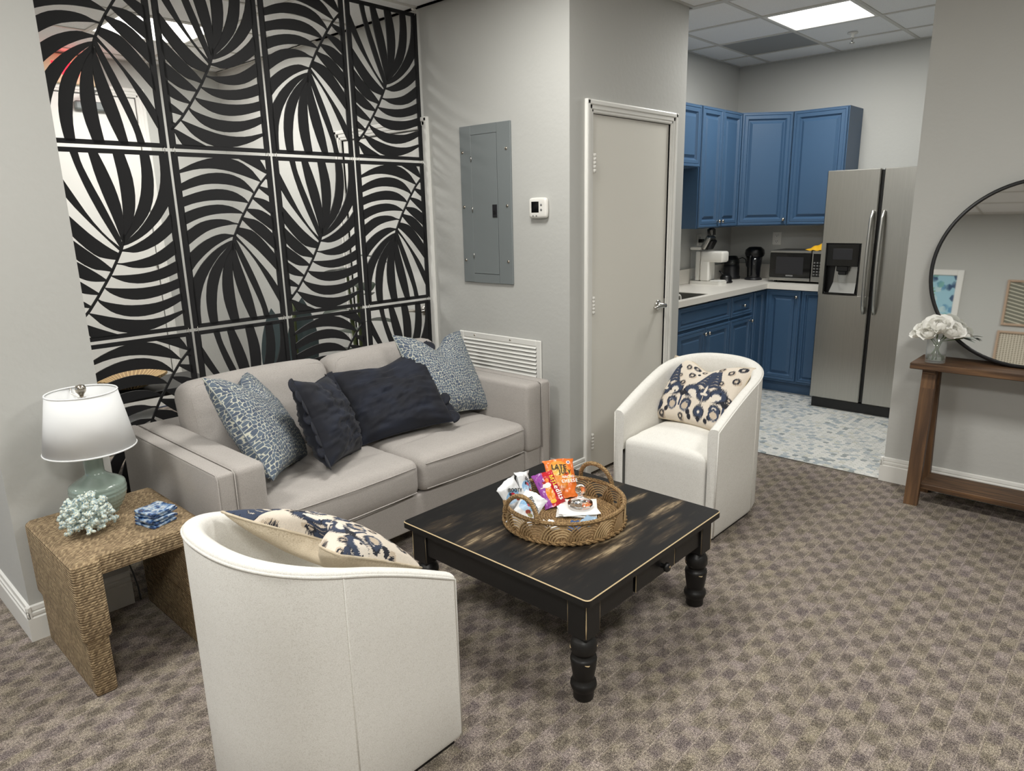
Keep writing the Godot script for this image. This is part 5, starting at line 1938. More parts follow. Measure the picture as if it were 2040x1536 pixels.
func chair_rim(d: float) -> float:
	var k := clampf(d / CHAIR_D, 0.0, 1.0)
	return 0.562 + 0.222 * (k * 1.02 + 0.10 * sin(PI * k)) / 1.02


func build_armchairs() -> void:
	# local: seat faces +x, front edge at x = 0
	var o := thing("armchair", "cream boucle barrel chair showing its rounded back, beside the end table", "armchair", Vector3(1.19, 0, -1.626), 0.0, "cream barrel chairs")
	var C: Material = M.boucle
	var prof := []
	# (inset, height above or below the rim; from 2 up: fraction of the height of the outside)
	var st := tool()
	var rows := [[0.010, -9.0], [0.000, -8.0], [0.0, -7.0], [0.0, -6.0], [0.0, -0.012], [0.0015, -0.005], [0.007, -0.001], [0.020, 0.001], [0.036, -0.001], [0.048, -0.010], [0.054, -0.026], [0.055, -0.08], [0.050, -5.0]]
	sheet(st, 72, rows.size() - 1, func(u: float, v: float) -> Vector3:
		var r: Array = rows[int(roundf(v * (rows.size() - 1)))]
		var p := chair_plan(u, r[0])
		var top := chair_rim(-chair_plan(u, 0.0).x)
		var y: float = top + r[1]
		if r[1] <= -5.5:
			y = 0.028 + (top - 0.03) * [0.0, 0.03, 0.35, 0.70][int(r[1] + 9.0)]
			if r[1] > -9.5 and r[1] < -8.5:
				y = 0.022
		elif r[1] < -4.0:
			y = 0.36
		return Vector3(p.x, y, p.y))
	# arm fronts
	for s in [-1.0, 1.0]:
		var edge := []
		for r in rows:
			var y: float = chair_rim(0.0) + r[1]
			if r[1] <= -5.5:
				y = 0.022 + 0.54 * [0.0, 0.03, 0.35, 0.70][int(r[1] + 9.0)]
			elif r[1] < -4.0:
				y = 0.36
			edge.append(Vector3(0, y, s * (CHAIR_W - r[0])))
		edge.append(Vector3(0, 0.022, s * (CHAIR_W - 0.05)))
		var mid := Vector3(0.006, 0.30, s * (CHAIR_W - 0.028))
		st.set_smooth_group(2)
		for i in edge.size():
			var a: Vector3 = edge[i]
			var b: Vector3 = edge[(i + 1) % edge.size()]
			face(st, [a, b, mid], Vector3.RIGHT)
	put(st, "shell", C, o)
	# seat block, flush with the arm fronts
	st = tool()
	pad(st, Vector3(-0.56, 0.024, -0.233), Vector3(0.004, 0.425, 0.233), 0.035, Vector3i(14, 6, 12), func(p: Vector3, u: Vector3) -> Vector3:
		p.y += clampf(u.y, 0.0, 1.0) * 0.032 * (1.0 - u.z * u.z) * (1.0 - u.x * u.x * 0.7)
		if u.y > 0.9 and u.x > 0.6:
			p.y -= 0.004
		return p)
	put(st, "seat", C, o)
	st = tool()
	var line := []
	for k in 61:
		var t := k / 60.0
		var p := chair_plan(t, 0.0)
		line.append(Vector3(p.x, chair_rim(-p.x) - 0.012, p.y))
	line.push_front(Vector3(0.003, 0.03, CHAIR_W - 0.003))
	line.append(Vector3(0.003, 0.03, -CHAIR_W + 0.003))
	bar(st, line, 0.0042, 6)
	put(st, "piping", C, o)
	for s in [-1.0, 1.0]:
		st = tool()
		bar(st, [Vector3(-0.402, 0.03, s * CHAIR_W * 0.9985), Vector3(-0.402, 0.35, s * CHAIR_W * 0.9985), Vector3(-0.402, chair_rim(0.402) - 0.014, s * CHAIR_W * 0.9985)], 0.0022, 6)
		put(st, "side_seam", C, o)
	st = tool()
	var foot := PackedVector2Array()
	for k in 41:
		var p := chair_plan(k / 40.0, 0.022)
		foot.append(Vector2(p.x * 0.985 - 0.012, p.y))
	plate(st, foot, 0.0, 0.024, Transform3D(Basis(Vector3(1, 0, 0), Vector3(0, 0, 1), Vector3(0, -1, 0)), Vector3(0, 0.024, 0)))
	put(st, "plinth", M.black_plastic, o)
	o.scale.x = 0.885
	var c := dup(o, "cream boucle barrel chair facing the room, in front of the closet door")
	c.position = Vector3(2.874, 0, -1.667)
	c.scale.x = 1.0
	c.rotation.y = PI


# ---------------------------------------------------------------- loose cushions

func cushion_frame(c: Vector3, yaw: float, tilt: float, roll: float) -> Transform3D:
	var n0 := Vector3(sin(deg_to_rad(yaw)), 0, cos(deg_to_rad(yaw)))
	var x := Vector3(cos(deg_to_rad(yaw)), 0, -sin(deg_to_rad(yaw)))
	var t := deg_to_rad(tilt)
	var r := deg_to_rad(roll)
	var n := n0 * cos(t) + Vector3.UP * sin(t)
	var y := Vector3.UP * cos(t) - n0 * sin(t)
	return Transform3D(Basis(x * cos(r) + y * sin(r), -x * sin(r) + y * cos(r), n), c)


func cushion_point(u: float, v: float, side: float, w: float, h: float, th: float, chop: float, sd: float, wrinkle: float, ear := Vector2.ZERO) -> Vector3:
	var a := u * 2.0 - 1.0
	var b := v * 2.0 - 1.0
	var x := w * 0.5 * a * (1.0 - 0.085 * (1.0 - b * b))
	var y := h * 0.5 * b * (1.0 - 0.085 * (1.0 - a * a))
	var up := clampf((b + 0.2) / 1.2, 0.0, 1.0)
	y -= chop * h * exp(-a * a * 7.0) * up * up
	var tug := pow(u * v, 3.0)
	x += ear.x * tug
	y += ear.y * tug
	var f := pow(maxf(0.0, (1.0 - a * a) * (1.0 - b * b)), 0.42)
	var crease := 1.0 - 0.55 * exp(-a * a * 34.0) * up * up * (1.0 if chop > 0.02 else 0.0)
	f *= crease * (1.0 - 0.16 * b)
	var wr := noise.get_noise_3d(a * 1.6 + sd, b * 4.5 + side, sd) * 0.6 + noise.get_noise_3d(a * 3.0 + sd + 9.0, b * 9.0 - 3.0, sd) * 0.4
	return Vector3(x, y, side * f * (th * 0.5) * (1.0 + wrinkle * wr))


func cushion(called: String, label: String, group: String, fr: Transform3D, w: float, h: float, th: float, chop: float, sd: float, face_m: Material, back_m: Material, wrinkle := 0.08, scallop := false, ear := Vector2.ZERO) -> void:
	var o := thing(called, label, "cushion", fr.origin, 0.0, group)
	o.transform = fr
	for s in [1.0, -1.0]:
		var st := tool()
		sheet(st, 44, 44, func(u: float, v: float) -> Vector3: return cushion_point(u, v, s, w, h, th, chop, sd, wrinkle, ear), s < 0.0, Rect2(0, 1, 1, -1))
		put(st, "front_cover" if s > 0.0 else "back_cover", face_m if s > 0.0 else back_m, o)
	# sewn edge
	var st := tool()
	var e := []
	for k in 24:
		e.append(cushion_point(k / 24.0, 0.0, 1.0, w, h, th, chop, sd, 0.0, ear))
	for k in 24:
		e.append(cushion_point(1.0, k / 24.0, 1.0, w, h, th, chop, sd, 0.0, ear))
	for k in 24:
		e.append(cushion_point(1.0 - k / 24.0, 1.0, 1.0, w, h, th, chop, sd, 0.0, ear))
	for k in 24:
		e.append(cushion_point(0.0, 1.0 - k / 24.0, 1.0, w, h, th, chop, sd, 0.0, ear))
	bar(st, e, 0.0035, 6, true)
	put(st, "sewn_edge", back_m, o)
	if scallop:
		for s in [0.0, 1.0]:
			for k in 8:
				var p := cushion_point(s, (k + 0.5) / 8.0, 1.0, w, h, th, chop, sd, 0.0, ear)
				var q := tool()
				var rr := h / 16.0 * 1.45
				var sx := -1.0 if s == 0.0 else 1.0
				var wav := 0.35 * sin(k * 2.3 + sd)
				sheet(q, 10, 6, func(u: float, v: float) -> Vector3:
					var an := PI * (u - 0.5)
					var r := rr * v
					return p + Vector3(sx * (r * cos(an) * 1.25 - 0.004), r * sin(an), wav * r * cos(an) + 0.005 * sqrt(maxf(0.0, 1.0 - v * v))))
				sheet(q, 10, 6, func(u: float, v: float) -> Vector3:
					var an := PI * (u - 0.5)
					var r := rr * v
					return p + Vector3(sx * (r * cos(an) * 1.25 - 0.004), r * sin(an), wav * r * cos(an) - 0.005 * sqrt(maxf(0.0, 1.0 - v * v))), true)
				put(q, "scallop", face_m, o)


func build_cushions() -> void:
	cushion("throw_pillow", "blue and cream scale-print cushion leaning on the sofa arm by the lamp", "scale-print cushions", cushion_frame(Vector3(1.417, 0.672, -2.846), 49.7, 31.3, -11.7), 0.50, 0.50, 0.21, 0.15, 1.0, M.croc_cloth, M.croc_cloth, 0.10)
	cushion("throw_pillow", "small navy velvet cushion with scalloped edge, second from the lamp", "navy velvet cushions", cushion_frame(Vector3(1.690, 0.645, -2.73), 41.4, 22.6, -11.0), 0.41, 0.41, 0.20, 0.03, 2.0, M.velvet, M.velvet, 0.38, true)
	cushion("throw_pillow", "large navy velvet cushion with scalloped edge slumped on the sofa seat", "navy velvet cushions", cushion_frame(Vector3(2.156, 0.632, -2.843), -23.2, 44.3, 7.2), 0.52, 0.44, 0.19, 0.05, 3.0, M.velvet, M.velvet, 0.42, true, Vector2(0.045, 0.075))
	cushion("throw_pillow", "blue and cream scale-print cushion against the sofa arm by the air grille", "scale-print cushions", cushion_frame(Vector3(2.520, 0.690, -2.86), 4.1, 32.1, -6.0), 0.50, 0.50, 0.18, 0.18, 4.0, M.croc_cloth, M.croc_cloth, 0.10)
	cushion("throw_pillow", "navy and cream ikat cushion on the chair by the closet door", "ikat cushions", cushion_frame(Vector3(3.301, 0.600, -1.710), -98.0, 37.2, 0.6), 0.50, 0.385, 0.15, 0.13, 5.0, M.ikat_cloth, M.linen_cloth, 0.06)
	cushion("throw_pillow", "ikat cushion with plain linen back in the chair beside the end table", "ikat cushions", cushion_frame(Vector3(0.972, 0.655, -1.640), 96.5, 59.0, 8.0), 0.43, 0.39, 0.14, 0.46, 6.0, M.ikat_cloth_shifted, M.linen_cloth, 0.06)


# ---------------------------------------------------------------- coffee table

func build_coffee_table() -> void:
	var o := thing("coffee_table", "square black coffee table with rubbed paint and turned legs", "coffee table", Vector3(1.974, 0, -1.578))
	var a := 0.436
	var b := 0.446
	var st := tool()
	var out := round_rect(-a, -b, a, b, 0.018, 4)
	var inn := round_rect(-a + 0.003, -b + 0.003, a - 0.003, b - 0.003, 0.016, 4)
	st.set_smooth_group(-1)
	# painted board: top face carries its own picture coordinates
	var idx := Geometry2D.triangulate_polygon(inn)
	for i in range(0, idx.size(), 3):
		var p := [inn[idx[i]], inn[idx[i + 1]], inn[idx[i + 2]]]
		var q := []
		for e in p:
			q.append(Vector3(e.x, 0.400, e.y))
		var flip: bool = (q[1] - q[0]).cross(q[2] - q[0]).y > 0.0
		for k in ([0, 2, 1] if flip else [0, 1, 2]):
			st.set_uv(Vector2(p[k].x / (2 * a) + 0.5, 0.5 - p[k].y / (2 * b)))
			st.add_vertex(q[k])
	var top := put(st, "table_top", M.table_paint, o)
	st = tool()
	plate(st, out, 0.0, 0.0215, Transform3D(Basis(Vector3(1, 0, 0), Vector3(0, 0, -1), Vector3(0, 1, 0)), Vector3(0, 0.376, 0)))
	put(st, "top_edge", M.black_paint, top)
	st = tool()
	for i in out.size():
		var j := (i + 1) % out.size()
		face(st, [Vector3(out[i].x, 0.3975, out[i].y), Vector3(out[j].x, 0.3975, out[j].y), Vector3(inn[j].x, 0.400, inn[j].y), Vector3(inn[i].x, 0.400, inn[i].y)], Vector3(out[i].x, 0.6, out[i].y))
	put(st, "rubbed_rim", M.worn_wood, top)
	var lx := 0.372
	var lz := 0.382
	var prof := [Vector2(0, 0), Vector2(0.031, 0), Vector2(0.034, 0.004), Vector2(0.034, 0.030), Vector2(0.037, 0.034), Vector2(0.0405, 0.040), Vector2(0.044, 0.052), Vector2(0.042, 0.064), Vector2(0.032, 0.071), Vector2(0.035, 0.080), Vector2(0.041, 0.120), Vector2(0.0425, 0.137), Vector2(0.044, 0.146), Vector2(0.042, 0.155), Vector2(0.030, 0.161), Vector2(0.035, 0.167), Vector2(0.0435, 0.182), Vector2(0.043, 0.205), Vector2(0.037, 0.220), Vector2(0.027, 0.228), Vector2(0.027, 0.236), Vector2(0, 0.236)]
	for sx in [-1.0, 1.0]:
		for sz in [-1.0, 1.0]:
			st = tool()
			var c := Vector3(sx * lx, 0, sz * lz)
			box(st, c + Vector3(-0.039, 0.234, -0.039), c + Vector3(0.039, 0.376, 0.039), 0.006)
			lathe(st, prof, 28, Transform3D(Basis(), c))
			var leg := put(st, "leg", M.black_paint, o)
			# paint rubbed through on the outer arris and the beads
			st = tool()
			var e := c + Vector3(sx * 0.0368, 0, sz * 0.0368)
			bar(st, [e + Vector3(0, 0.245, 0), e + Vector3(0, 0.28, 0), e + Vector3(0, 0.325, 0), e + Vector3(0, 0.37, 0)], [0.0012, 0.0022, 0.0014, 0.0008], 5)
			for k in 2:
				var e2 := c + (Vector3(-sx * 0.0368, 0, sz * 0.0368) if k == 0 else Vector3(sx * 0.0368, 0, -sz * 0.0368))
				bar(st, [e2 + Vector3(0, 0.245, 0), e2 + Vector3(0, 0.36, 0)], 0.0005, 4)
			for w in [[0.0440, 0.049, 0.6], [0.0438, 0.143, 2.2], [0.0432, 0.190, 3.9], [0.0440, 0.050, 4.6], [0.0438, 0.143, 5.4], [0.0432, 0.192, 0.9]]:
				var n := Vector3(cos(w[2]), 0, sin(w[2]))
				var tg := Vector3(-n.z, 0, n.x)
				var p: Vector3 = c + n * (w[0] - 0.0008) + Vector3(0, w[1], 0)
				bar(st, [p - tg * 0.008, p - tg * 0.003 - Vector3(0, 0.002, 0), p + tg * 0.004, p + tg * 0.009 + Vector3(0, 0.002, 0)], [0.0006, 0.0026, 0.0022, 0.0006], 6)
			put(st, "rubbed_paint", M.worn_wood, leg).set_meta("kind", "stuff")
	for s in [-1.0, 1.0]:
		block("apron", Vector3(s * (lx + 0.030), 0.272, -lz + 0.039), Vector3(s * (lx + 0.010), 0.376, lz - 0.039), M.black_paint, o, 0.002)
	block("apron", Vector3(-lx + 0.039, 0.272, -lz - 0.030), Vector3(lx - 0.039, 0.376, -lz - 0.010), M.black_paint, o, 0.002)
	# the side with the drawer
	block("apron", Vector3(-lx + 0.039, 0.272, lz + 0.004), Vector3(lx - 0.039, 0.376, lz + 0.018), M.black_paint, o, 0.001)
	for k in [[-lx + 0.039, -0.130], [0.150, lx - 0.039]]:
		block("apron_facing", Vector3(k[0], 0.274, lz + 0.018), Vector3(k[1], 0.374, lz + 0.028), M.black_paint, o, 0.002)
	var d := block("drawer", Vector3(-0.118, 0.277, lz + 0.017), Vector3(0.138, 0.372, lz + 0.032), M.black_paint, o, 0.002)
	st = tool()
	lathe(st, [Vector2(0.009, 0), Vector2(0.008, 0.012), Vector2(0.017, 0.018), Vector2(0.018, 0.026), Vector2(0.012, 0.033), Vector2(0, 0.034)], 18, Transform3D(Basis(Vector3.RIGHT, PI / 2), Vector3(0.045, 0.315, lz + 0.032)))
	var kn := put(st, "knob", M.black_paint, d)
	st = tool()
	lathe(st, [Vector2(0.005, 0), Vector2(0, 0.001)], 10, Transform3D(Basis(Vector3.RIGHT, PI / 2), Vector3(0.047, 0.318, lz + 0.0655)))
	put(st, "rubbed_spot", M.worn_wood, kn)
	st = tool()
	for x in [-0.1185, 0.1385]:
		box(st, Vector3(x - 0.0004, 0.278, lz + 0.030), Vector3(x + 0.0004, 0.371, lz + 0.0322))
	put(st, "rubbed_line", M.worn_wood, d).set_meta("kind", "stuff")


# ---------------------------------------------------------------- tray and what lies in it

# crisp bag: flat pouch with crimped ends, local x across, y up, facing +z
func snack_bag(called: String, label: String, fr: Transform3D, w: float, h: float, th: float, m: Material, sd: float, group := "") -> Node3D:
	var o := thing(called, label, "snack bag", Vector3.ZERO, 0.0, group)
	o.transform = fr
	for s in [1.0, -1.0]:
		var st := tool()
		sheet(st, 18, 24, func(u: float, v: float) -> Vector3:
			var a := u * 2.0 - 1.0
			var b := v * 2.0 - 1.0
			var body := clampf((1.0 - absf(b)) / 0.13 - 0.25, 0.0, 1.0)
			body = body * body * (3.0 - 2.0 * body)
			var f := pow(maxf(0.0, 1.0 - a * a), 0.5) * body * pow(maxf(0.0, 1.0 - b * b), 0.25)
			var cr := 0.0015 * sin(a * 40.0) * (1.0 - body)
			var wr := noise.get_noise_3d(a * 2.2 + sd, b * 2.2, sd + s)
			return Vector3(w * 0.5 * a * (1.0 - 0.10 * body * (1.0 - 0.5 * b * b)), h * 0.5 * b + 0.006 * (1.0 - body) * noise.get_noise_2d(a * 0.8 + sd, b * 2.0), s * (f * th * 0.5 * (1.0 + 0.5 * wr) + 0.0006) + cr + 0.02 * (1.0 - body) * sin(a * 2.0 + sd) * 0.5), s < 0.0, Rect2(0, 1, 1, -1))
		put(st, "front_film" if s > 0.0 else "back_film", m, o)
	return o


func lean(c: Vector3, yaw: float, tilt: float, roll: float) -> Transform3D:
	return cushion_frame(c, yaw, tilt, roll)


func build_tray() -> void:
	var c := Vector3(1.957, 0.400, -1.556)
	var R := 0.228
	var o := thing("woven_tray", "round wicker tray with open fan-woven side and two handles", "tray", c)
	var st := tool()
	for k in 21:
		var r := 0.006 + k * 0.0104
		var ring := []
		var n := 14 + k * 3
		for i in n:
			var w := TAU * i / n
			ring.append(Vector3(r * cos(w), 0.010 + 0.0008 * (i % 2), r * sin(w)))
		bar(st, ring, 0.0058, 6, true)
	lathe(st, [Vector2(0, 0.003), Vector2(R - 0.008, 0.003), Vector2(R - 0.008, 0.009), Vector2(0, 0.009)], 40)
	put(st, "coiled_base", M.twine, o)
	var hgt := 0.084
	# thick plait at the foot
	for k in 2:
		st = tool()
		var ring := []
		for i in 150:
			var w := TAU * i / 150
			var q := i * TAU / 6.0 + k * PI
			var r := R + 0.003 + 0.0045 * cos(q)
			ring.append(Vector3(r * cos(w), 0.0105 + 0.0045 * sin(q), r * sin(w)))
		bar(st, ring, 0.0058, 6, true)
		put(st, "foot_plait", M.twine, o)
	# fans of bent rods
	var fans := 15
	for f in fans:
		st = tool()
		for k in 6:
			var rr := 0.074 - k * 0.0098
			var pts := []
			for i in 15:
				var an := PI * i / 14.0
				var w := TAU * f / fans + rr * cos(an) / R
				var rad := R + 0.0035 * (1.0 if cos(an) > 0.0 else -1.0) * minf(1.0, absf(cos(an)) * 2.0)
				pts.append(Vector3(rad * cos(w), 0.010 + minf(rr, hgt - 0.010) * sin(an), rad * sin(w)))
			bar(st, pts, 0.0031, 5)
		put(st, "woven_fan", M.wicker if f % 2 == 0 else M.wicker_dark, o)
	for f in fans:
		st = tool()
		var w := TAU * (f + 0.5) / fans
		bar(st, [Vector3((R - 0.004) * cos(w), 0.012, (R - 0.004) * sin(w)), Vector3((R - 0.004) * cos(w), hgt, (R - 0.004) * sin(w))], 0.003, 5)
		put(st, "upright", M.wicker_dark, o)
	# bound rim
	st = tool()
	var rim := []
	var rad := []
	for i in 220:
		var w := TAU * i / 220
		rim.append(Vector3(R * cos(w), hgt, R * sin(w)))
		rad.append(0.0085 if i % 2 == 0 else 0.0072)
	bar(st, rim, rad, 8, true)
	put(st, "rim", M.twine, o)
	for s in [-1.0, 1.0]:
		st = tool()
		var pts := []
		var rd := []
		for i in 41:
			var an := PI * i / 40.0
			pts.append(Vector3(s * (R + 0.004 - 0.012 * sin(an)), hgt - 0.004 + 0.078 * sin(an), 0.078 * cos(an) - 0.018))
			rd.append(0.0095 if i % 2 == 0 else 0.0080)
		bar(st, pts, rd, 8)
		put(st, "handle", M.twine, o)
	# the things in it
	var y := 0.418
	var b := snack_bag("snack_bag", "orange bag of cheese snacks standing against the tray rim", lean(Vector3(2.107, y + 0.068, -1.690), -28, 38, -4), 0.135, 0.165, 0.035, M.bag_orange, 1.0)
	letters("LATE", 0.030, M.ink_black, b, Transform3D(Basis(Vector3(0, 0, 1), -0.05), Vector3(-0.010, 0.044, 0.0215)), "lettering")
	letters("JULY", 0.024, M.ink_black, b, Transform3D(Basis(Vector3(0, 0, 1), -0.05), Vector3(0.012, 0.022, 0.0225)), "lettering")
	letters("NACHO", 0.015, M.ink_white, b, Transform3D(Basis(), Vector3(0.022, 0.000, 0.0235)), "lettering")
	letters("CHEESE", 0.020, M.ink_white, b, Transform3D(Basis(), Vector3(0.024, -0.018, 0.0240)), "lettering")
	b = snack_bag("snack_bag", "purple and red snack pouch in front of the orange bag", lean(Vector3(2.000, y + 0.060, -1.668), -24, 40, 7), 0.100, 0.145, 0.028, M.bag_fruit, 2.0)
	var q := Basis(Vector3(0, 0, 1), -PI / 2 + 0.06)
	letters("MTL", 0.024, M.ink_yellow, b, Transform3D(q, Vector3(0.024, 0.027, 0.0185)), "lettering")
	letters("edits", 0.026, M.ink_white, b, Transform3D(q, Vector3(0.026, -0.026, 0.0185)), "lettering")
	for w in [["white snack bag with a blue print standing behind the tray handle", Vector3(1.835, y + 0.066, -1.705), -10.0, 18.0, 22.0, 5.0], ["white snack bag propped upright on the tray rim, next to the orange bag", Vector3(1.912, y + 0.072, -1.715), 20.0, 20.0, -16.0, 6.0], ["white snack bag lying under the tray handle", Vector3(1.815, y + 0.045, -1.622), -52.0, 40.0, -30.0, 7.0]]:
		b = snack_bag("snack_bag", w[0], lean(w[1], w[2], w[3], w[4]), 0.098, 0.148, 0.032, M.bag_white, w[5], "white snack bags")
		letters("BOOTY", 0.020, M.ink_black, b, Transform3D(Basis(Vector3(0, 0, 1), -0.6), Vector3(0.012, 0.030, 0.0195)))
	# paper napkins
	for k in 4:
		st = tool()
		var n := k
		sheet(st, 10, 10, func(u: float, v: float) -> Vector3:
			return Vector3((u - 0.5) * 0.148, 0.0022 + 0.0035 * n + 0.003 * pow(absf(u - 0.5) * 2.0, 3.0) * sin(v * 4.0 + n), (v - 0.5) * 0.148))
		sheet(st, 10, 10, func(u: float, v: float) -> Vector3:
			return Vector3((u - 0.5) * 0.148, 0.0003 + 0.0035 * n + 0.003 * pow(absf(u - 0.5) * 2.0, 3.0) * sin(v * 4.0 + n), (v - 0.5) * 0.148), true)
		single(st, "paper_napkin", M.napkin, ["bottom white paper napkin of the stack in the tray", "second white paper napkin from the bottom of the stack", "white paper napkin turned askew, second from the top of the stack", "top white paper napkin carrying the glass ornament"][k], "napkin", at(2.02 + 0.003 * k, 0.4175, -1.548 + 0.003 * (k % 2), 0.62 + [0.0, 0.05, 0.32, 0.04][k]), "paper napkins in the tray")
	# cut-glass stopper
	st = tool()
	lathe(st, [Vector2(0, 0.0), Vector2(0.040, 0.0), Vector2(0.050, 0.008), Vector2(0.048, 0.016), Vector2(0.030, 0.026), Vector2(0.014, 0.034), Vector2(0.009, 0.044), Vector2(0.010, 0.050), Vector2(0.017, 0.056), Vector2(0.0215, 0.068), Vector2(0.017, 0.082), Vector2(0.008, 0.089), Vector2(0, 0.090)], 24)
	single(st, "glass_stopper", M.clear_glass, "clear cut-glass stopper with a round knob on the napkins", "glass ornament", at(2.034, 0.4335, -1.538))
	# small sachets at the near side of the tray
	for p in [["dark blue foil sachet beside the napkins", 1.888, -1.452, 0.5, "foil_blue"], ["pale blue foil sachet beside the napkins", 1.955, -1.440, 0.2, "foil_pale"], ["crumpled white wrapper near the tray handle", 1.838, -1.525, 1.1, "napkin"]]:
		st = tool()
		pad(st, Vector3(-0.036, 0, -0.022), Vector3(0.036, 0.014, 0.022), 0.0065, Vector3i(6, 1, 4), func(v: Vector3, u: Vector3) -> Vector3:
			return v + Vector3(0, 0.012 * noise.get_noise_2d(v.x * 50.0 + p[1] * 9.0, v.z * 60.0) * (1.0 if u.y > 0.0 else 0.0), 0))
		single(st, "sachet", M[p[4]], p[0], "sachet", at(p[1], 0.4185, p[2], p[3]))


# ---------------------------------------------------------------- end table, lamp, coral, coasters

func build_end_table() -> void:
	# local origin at the middle of the footprint
	var x0 := 0.528
	var x1 := 0.955
	var z0 := -2.935
	var z1 := -2.415
	var o := thing("end_table", "seagrass-wrapped waterfall end table beside the sofa", "end table", Vector3((x0 + x1) / 2, 0, (z0 + z1) / 2))
	var hx := (x1 - x0) / 2
	var hz := (z1 - z0) / 2
	var th := 0.068
	var st := tool()
	pad(st, Vector3(-hx, 0.49 - th, -hz), Vector3(hx, 0.49, hz), 0.010, Vector3i(2, 1, 2))
	put(st, "table_top", M.rope, o)
	for s in [-1.0, 1.0]:
		st = tool()
		pad(st, Vector3(minf(s * hx, s * (hx - th)), 0.0, -hz), Vector3(maxf(s * hx, s * (hx - th)), 0.49 - th + 0.01, hz), 0.010, Vector3i(1, 3, 2))
		var leg := put(st, "side_panel", M.rope, o)
		# thicker wrapped collar above the knee line
		st = tool()
		pad(st, Vector3(s * (hx - th * 0.5) - th * 0.5 - 0.011, 0.205, -hz - 0.004), Vector3(s * (hx - th * 0.5) + th * 0.5 + 0.011, 0.4865, hz + 0.011), 0.016, Vector3i(1, 2, 2))
		put(st, "wrapped_collar", M.rope_across, leg)
	# lamp
	o = thing("table_lamp", "celadon ceramic table lamp with a white tapered shade", "lamp", Vector3(0.737, 0.49, -2.80))
	st = tool()
	var seg := 120
	var rows := 60
	sheet(st, seg, rows, func(u: float, v: float) -> Vector3:
		var y := 0.012 + v * 0.235
		var k := clampf((y - 0.012) / 0.135, 0.0, 1.0)
		var r := 0.060 + 0.033 * sin(PI * clampf(k * 0.80 + 0.02, 0.0, 1.0))
		if y > 0.115:
			var q := clampf((y - 0.115) / 0.050, 0.0, 1.0)
			r = lerpf(r, 0.032, q * q * (3.0 - 2.0 * q))
		if y > 0.160:
			r = minf(r, 0.0345 + 0.0012 * sin((y - 0.16) * 30.0))
		# pressed basket pattern: bands of short ribs
		if y > 0.018 and y < 0.120:
			var band := fposmod(y - 0.018, 0.0170) / 0.0170
			var rib := absf(fposmod(u * 42.0, 1.0) - 0.5) * 2.0
			var f := smoothstep(0.0, 0.18, band) * smoothstep(1.0, 0.82, band) * smoothstep(1.0, 0.70, rib)
			r += 0.0026 * f
		var a := TAU * u
		return Vector3(r * cos(a), y, r * sin(a)), true)
	lathe(st, [Vector2(0, 0), Vector2(0.058, 0), Vector2(0.061, 0.006), Vector2(0.060, 0.0125)], 60)
	put(st, "ceramic_body", M.celadon, o)
	st = tool()
	lathe(st, [Vector2(0.033, 0.247), Vector2(0.028, 0.251), Vector2(0.012, 0.253), Vector2(0.010, 0.262), Vector2(0.016, 0.27), Vector2(0.016, 0.30), Vector2(0, 0.30)], 20)
	put(st, "socket", M.nickel, o)
	st = tool()
	var r0 := 0.151
	var r1 := 0.115
	var y0 := 0.256
	var y1 := 0.466
	lathe(st, [Vector2(r0, y0), Vector2(r1, y1), Vector2(r1 - 0.0015, y1), Vector2(r0 - 0.0015, y0), Vector2(r0, y0)], 72)
	var sh := put(st, "lamp_shade", M.shade_white, o)
	st = tool()
	for e in [[r0, y0], [r1, y1]]:
		var ring := []
		for i in 72:
			ring.append(Vector3((e[0] - 0.0007) * cos(TAU * i / 72), e[1], (e[0] - 0.0007) * sin(TAU * i / 72)))
		bar(st, ring, 0.0032, 6, true)
	put(st, "shade_trim", M.shade_white, sh)
	st = tool()
	for k in 3:
		var w := 0.5 + TAU * k / 3.0
		bar(st, [Vector3(0.010 * cos(w), y1 - 0.024, 0.010 * sin(w)), Vector3((r1 - 0.004) * cos(w), y1 - 0.024, (r1 - 0.004) * sin(w)), Vector3((r1 - 0.002) * cos(w), y1 - 0.002, (r1 - 0.002) * sin(w))], 0.0018, 6)
	lathe(st, [Vector2(0, y1 - 0.030), Vector2(0.014, y1 - 0.028), Vector2(0.014, y1 - 0.020), Vector2(0, y1 - 0.019)], 16)
	bar(st, [Vector3(0, 0.30, 0), Vector3(0, y1 - 0.02, 0)], 0.003, 6)
	put(st, "spider", M.nickel, sh)
	st = tool()
	lathe(st, [Vector2(0, y1 - 0.020), Vector2(0.006, y1 - 0.016), Vector2(0.009, y1 - 0.008), Vector2(0.0165, y1 + 0.002), Vector2(0.018, y1 + 0.012), Vector2(0.0145, y1 + 0.024), Vector2(0, y1 + 0.029)], 20)
	put(st, "finial", M.nickel, o)
	# lamp flex behind the table
	st = tool()
	bar(st, [Vector3(0.80, 0.44, -2.955), Vector3(0.80, 0.36, -2.955), Vector3(0.815, 0.27, -2.945), Vector3(0.835, 0.21, -2.945), Vector3(0.85, 0.14, -2.95), Vector3(0.862, 0.07, -2.955), Vector3(0.866, 0.006, -2.96), Vector3(0.88, 0.006, -3.00)], 0.0032, 6)
	single(st, "power_cord", M.cord_grey, "thin grey lamp cord hanging behind the end table", "cord")
	# coral
	o = thing("coral_ornament", "blue and cream branching coral ornament on the end table", "ornament", Vector3(0.648, 0.49, -2.650))
	st = tool()
	var r := RandomNumberGenerator.new()
	r.seed = 41
	pad(st, Vector3(-0.040, 0.022, -0.040), Vector3(0.040, 0.082, 0.040), 0.026, Vector3i(3, 3, 3))
	put(st, "core", M.coral_glaze, o)
	var n := 46
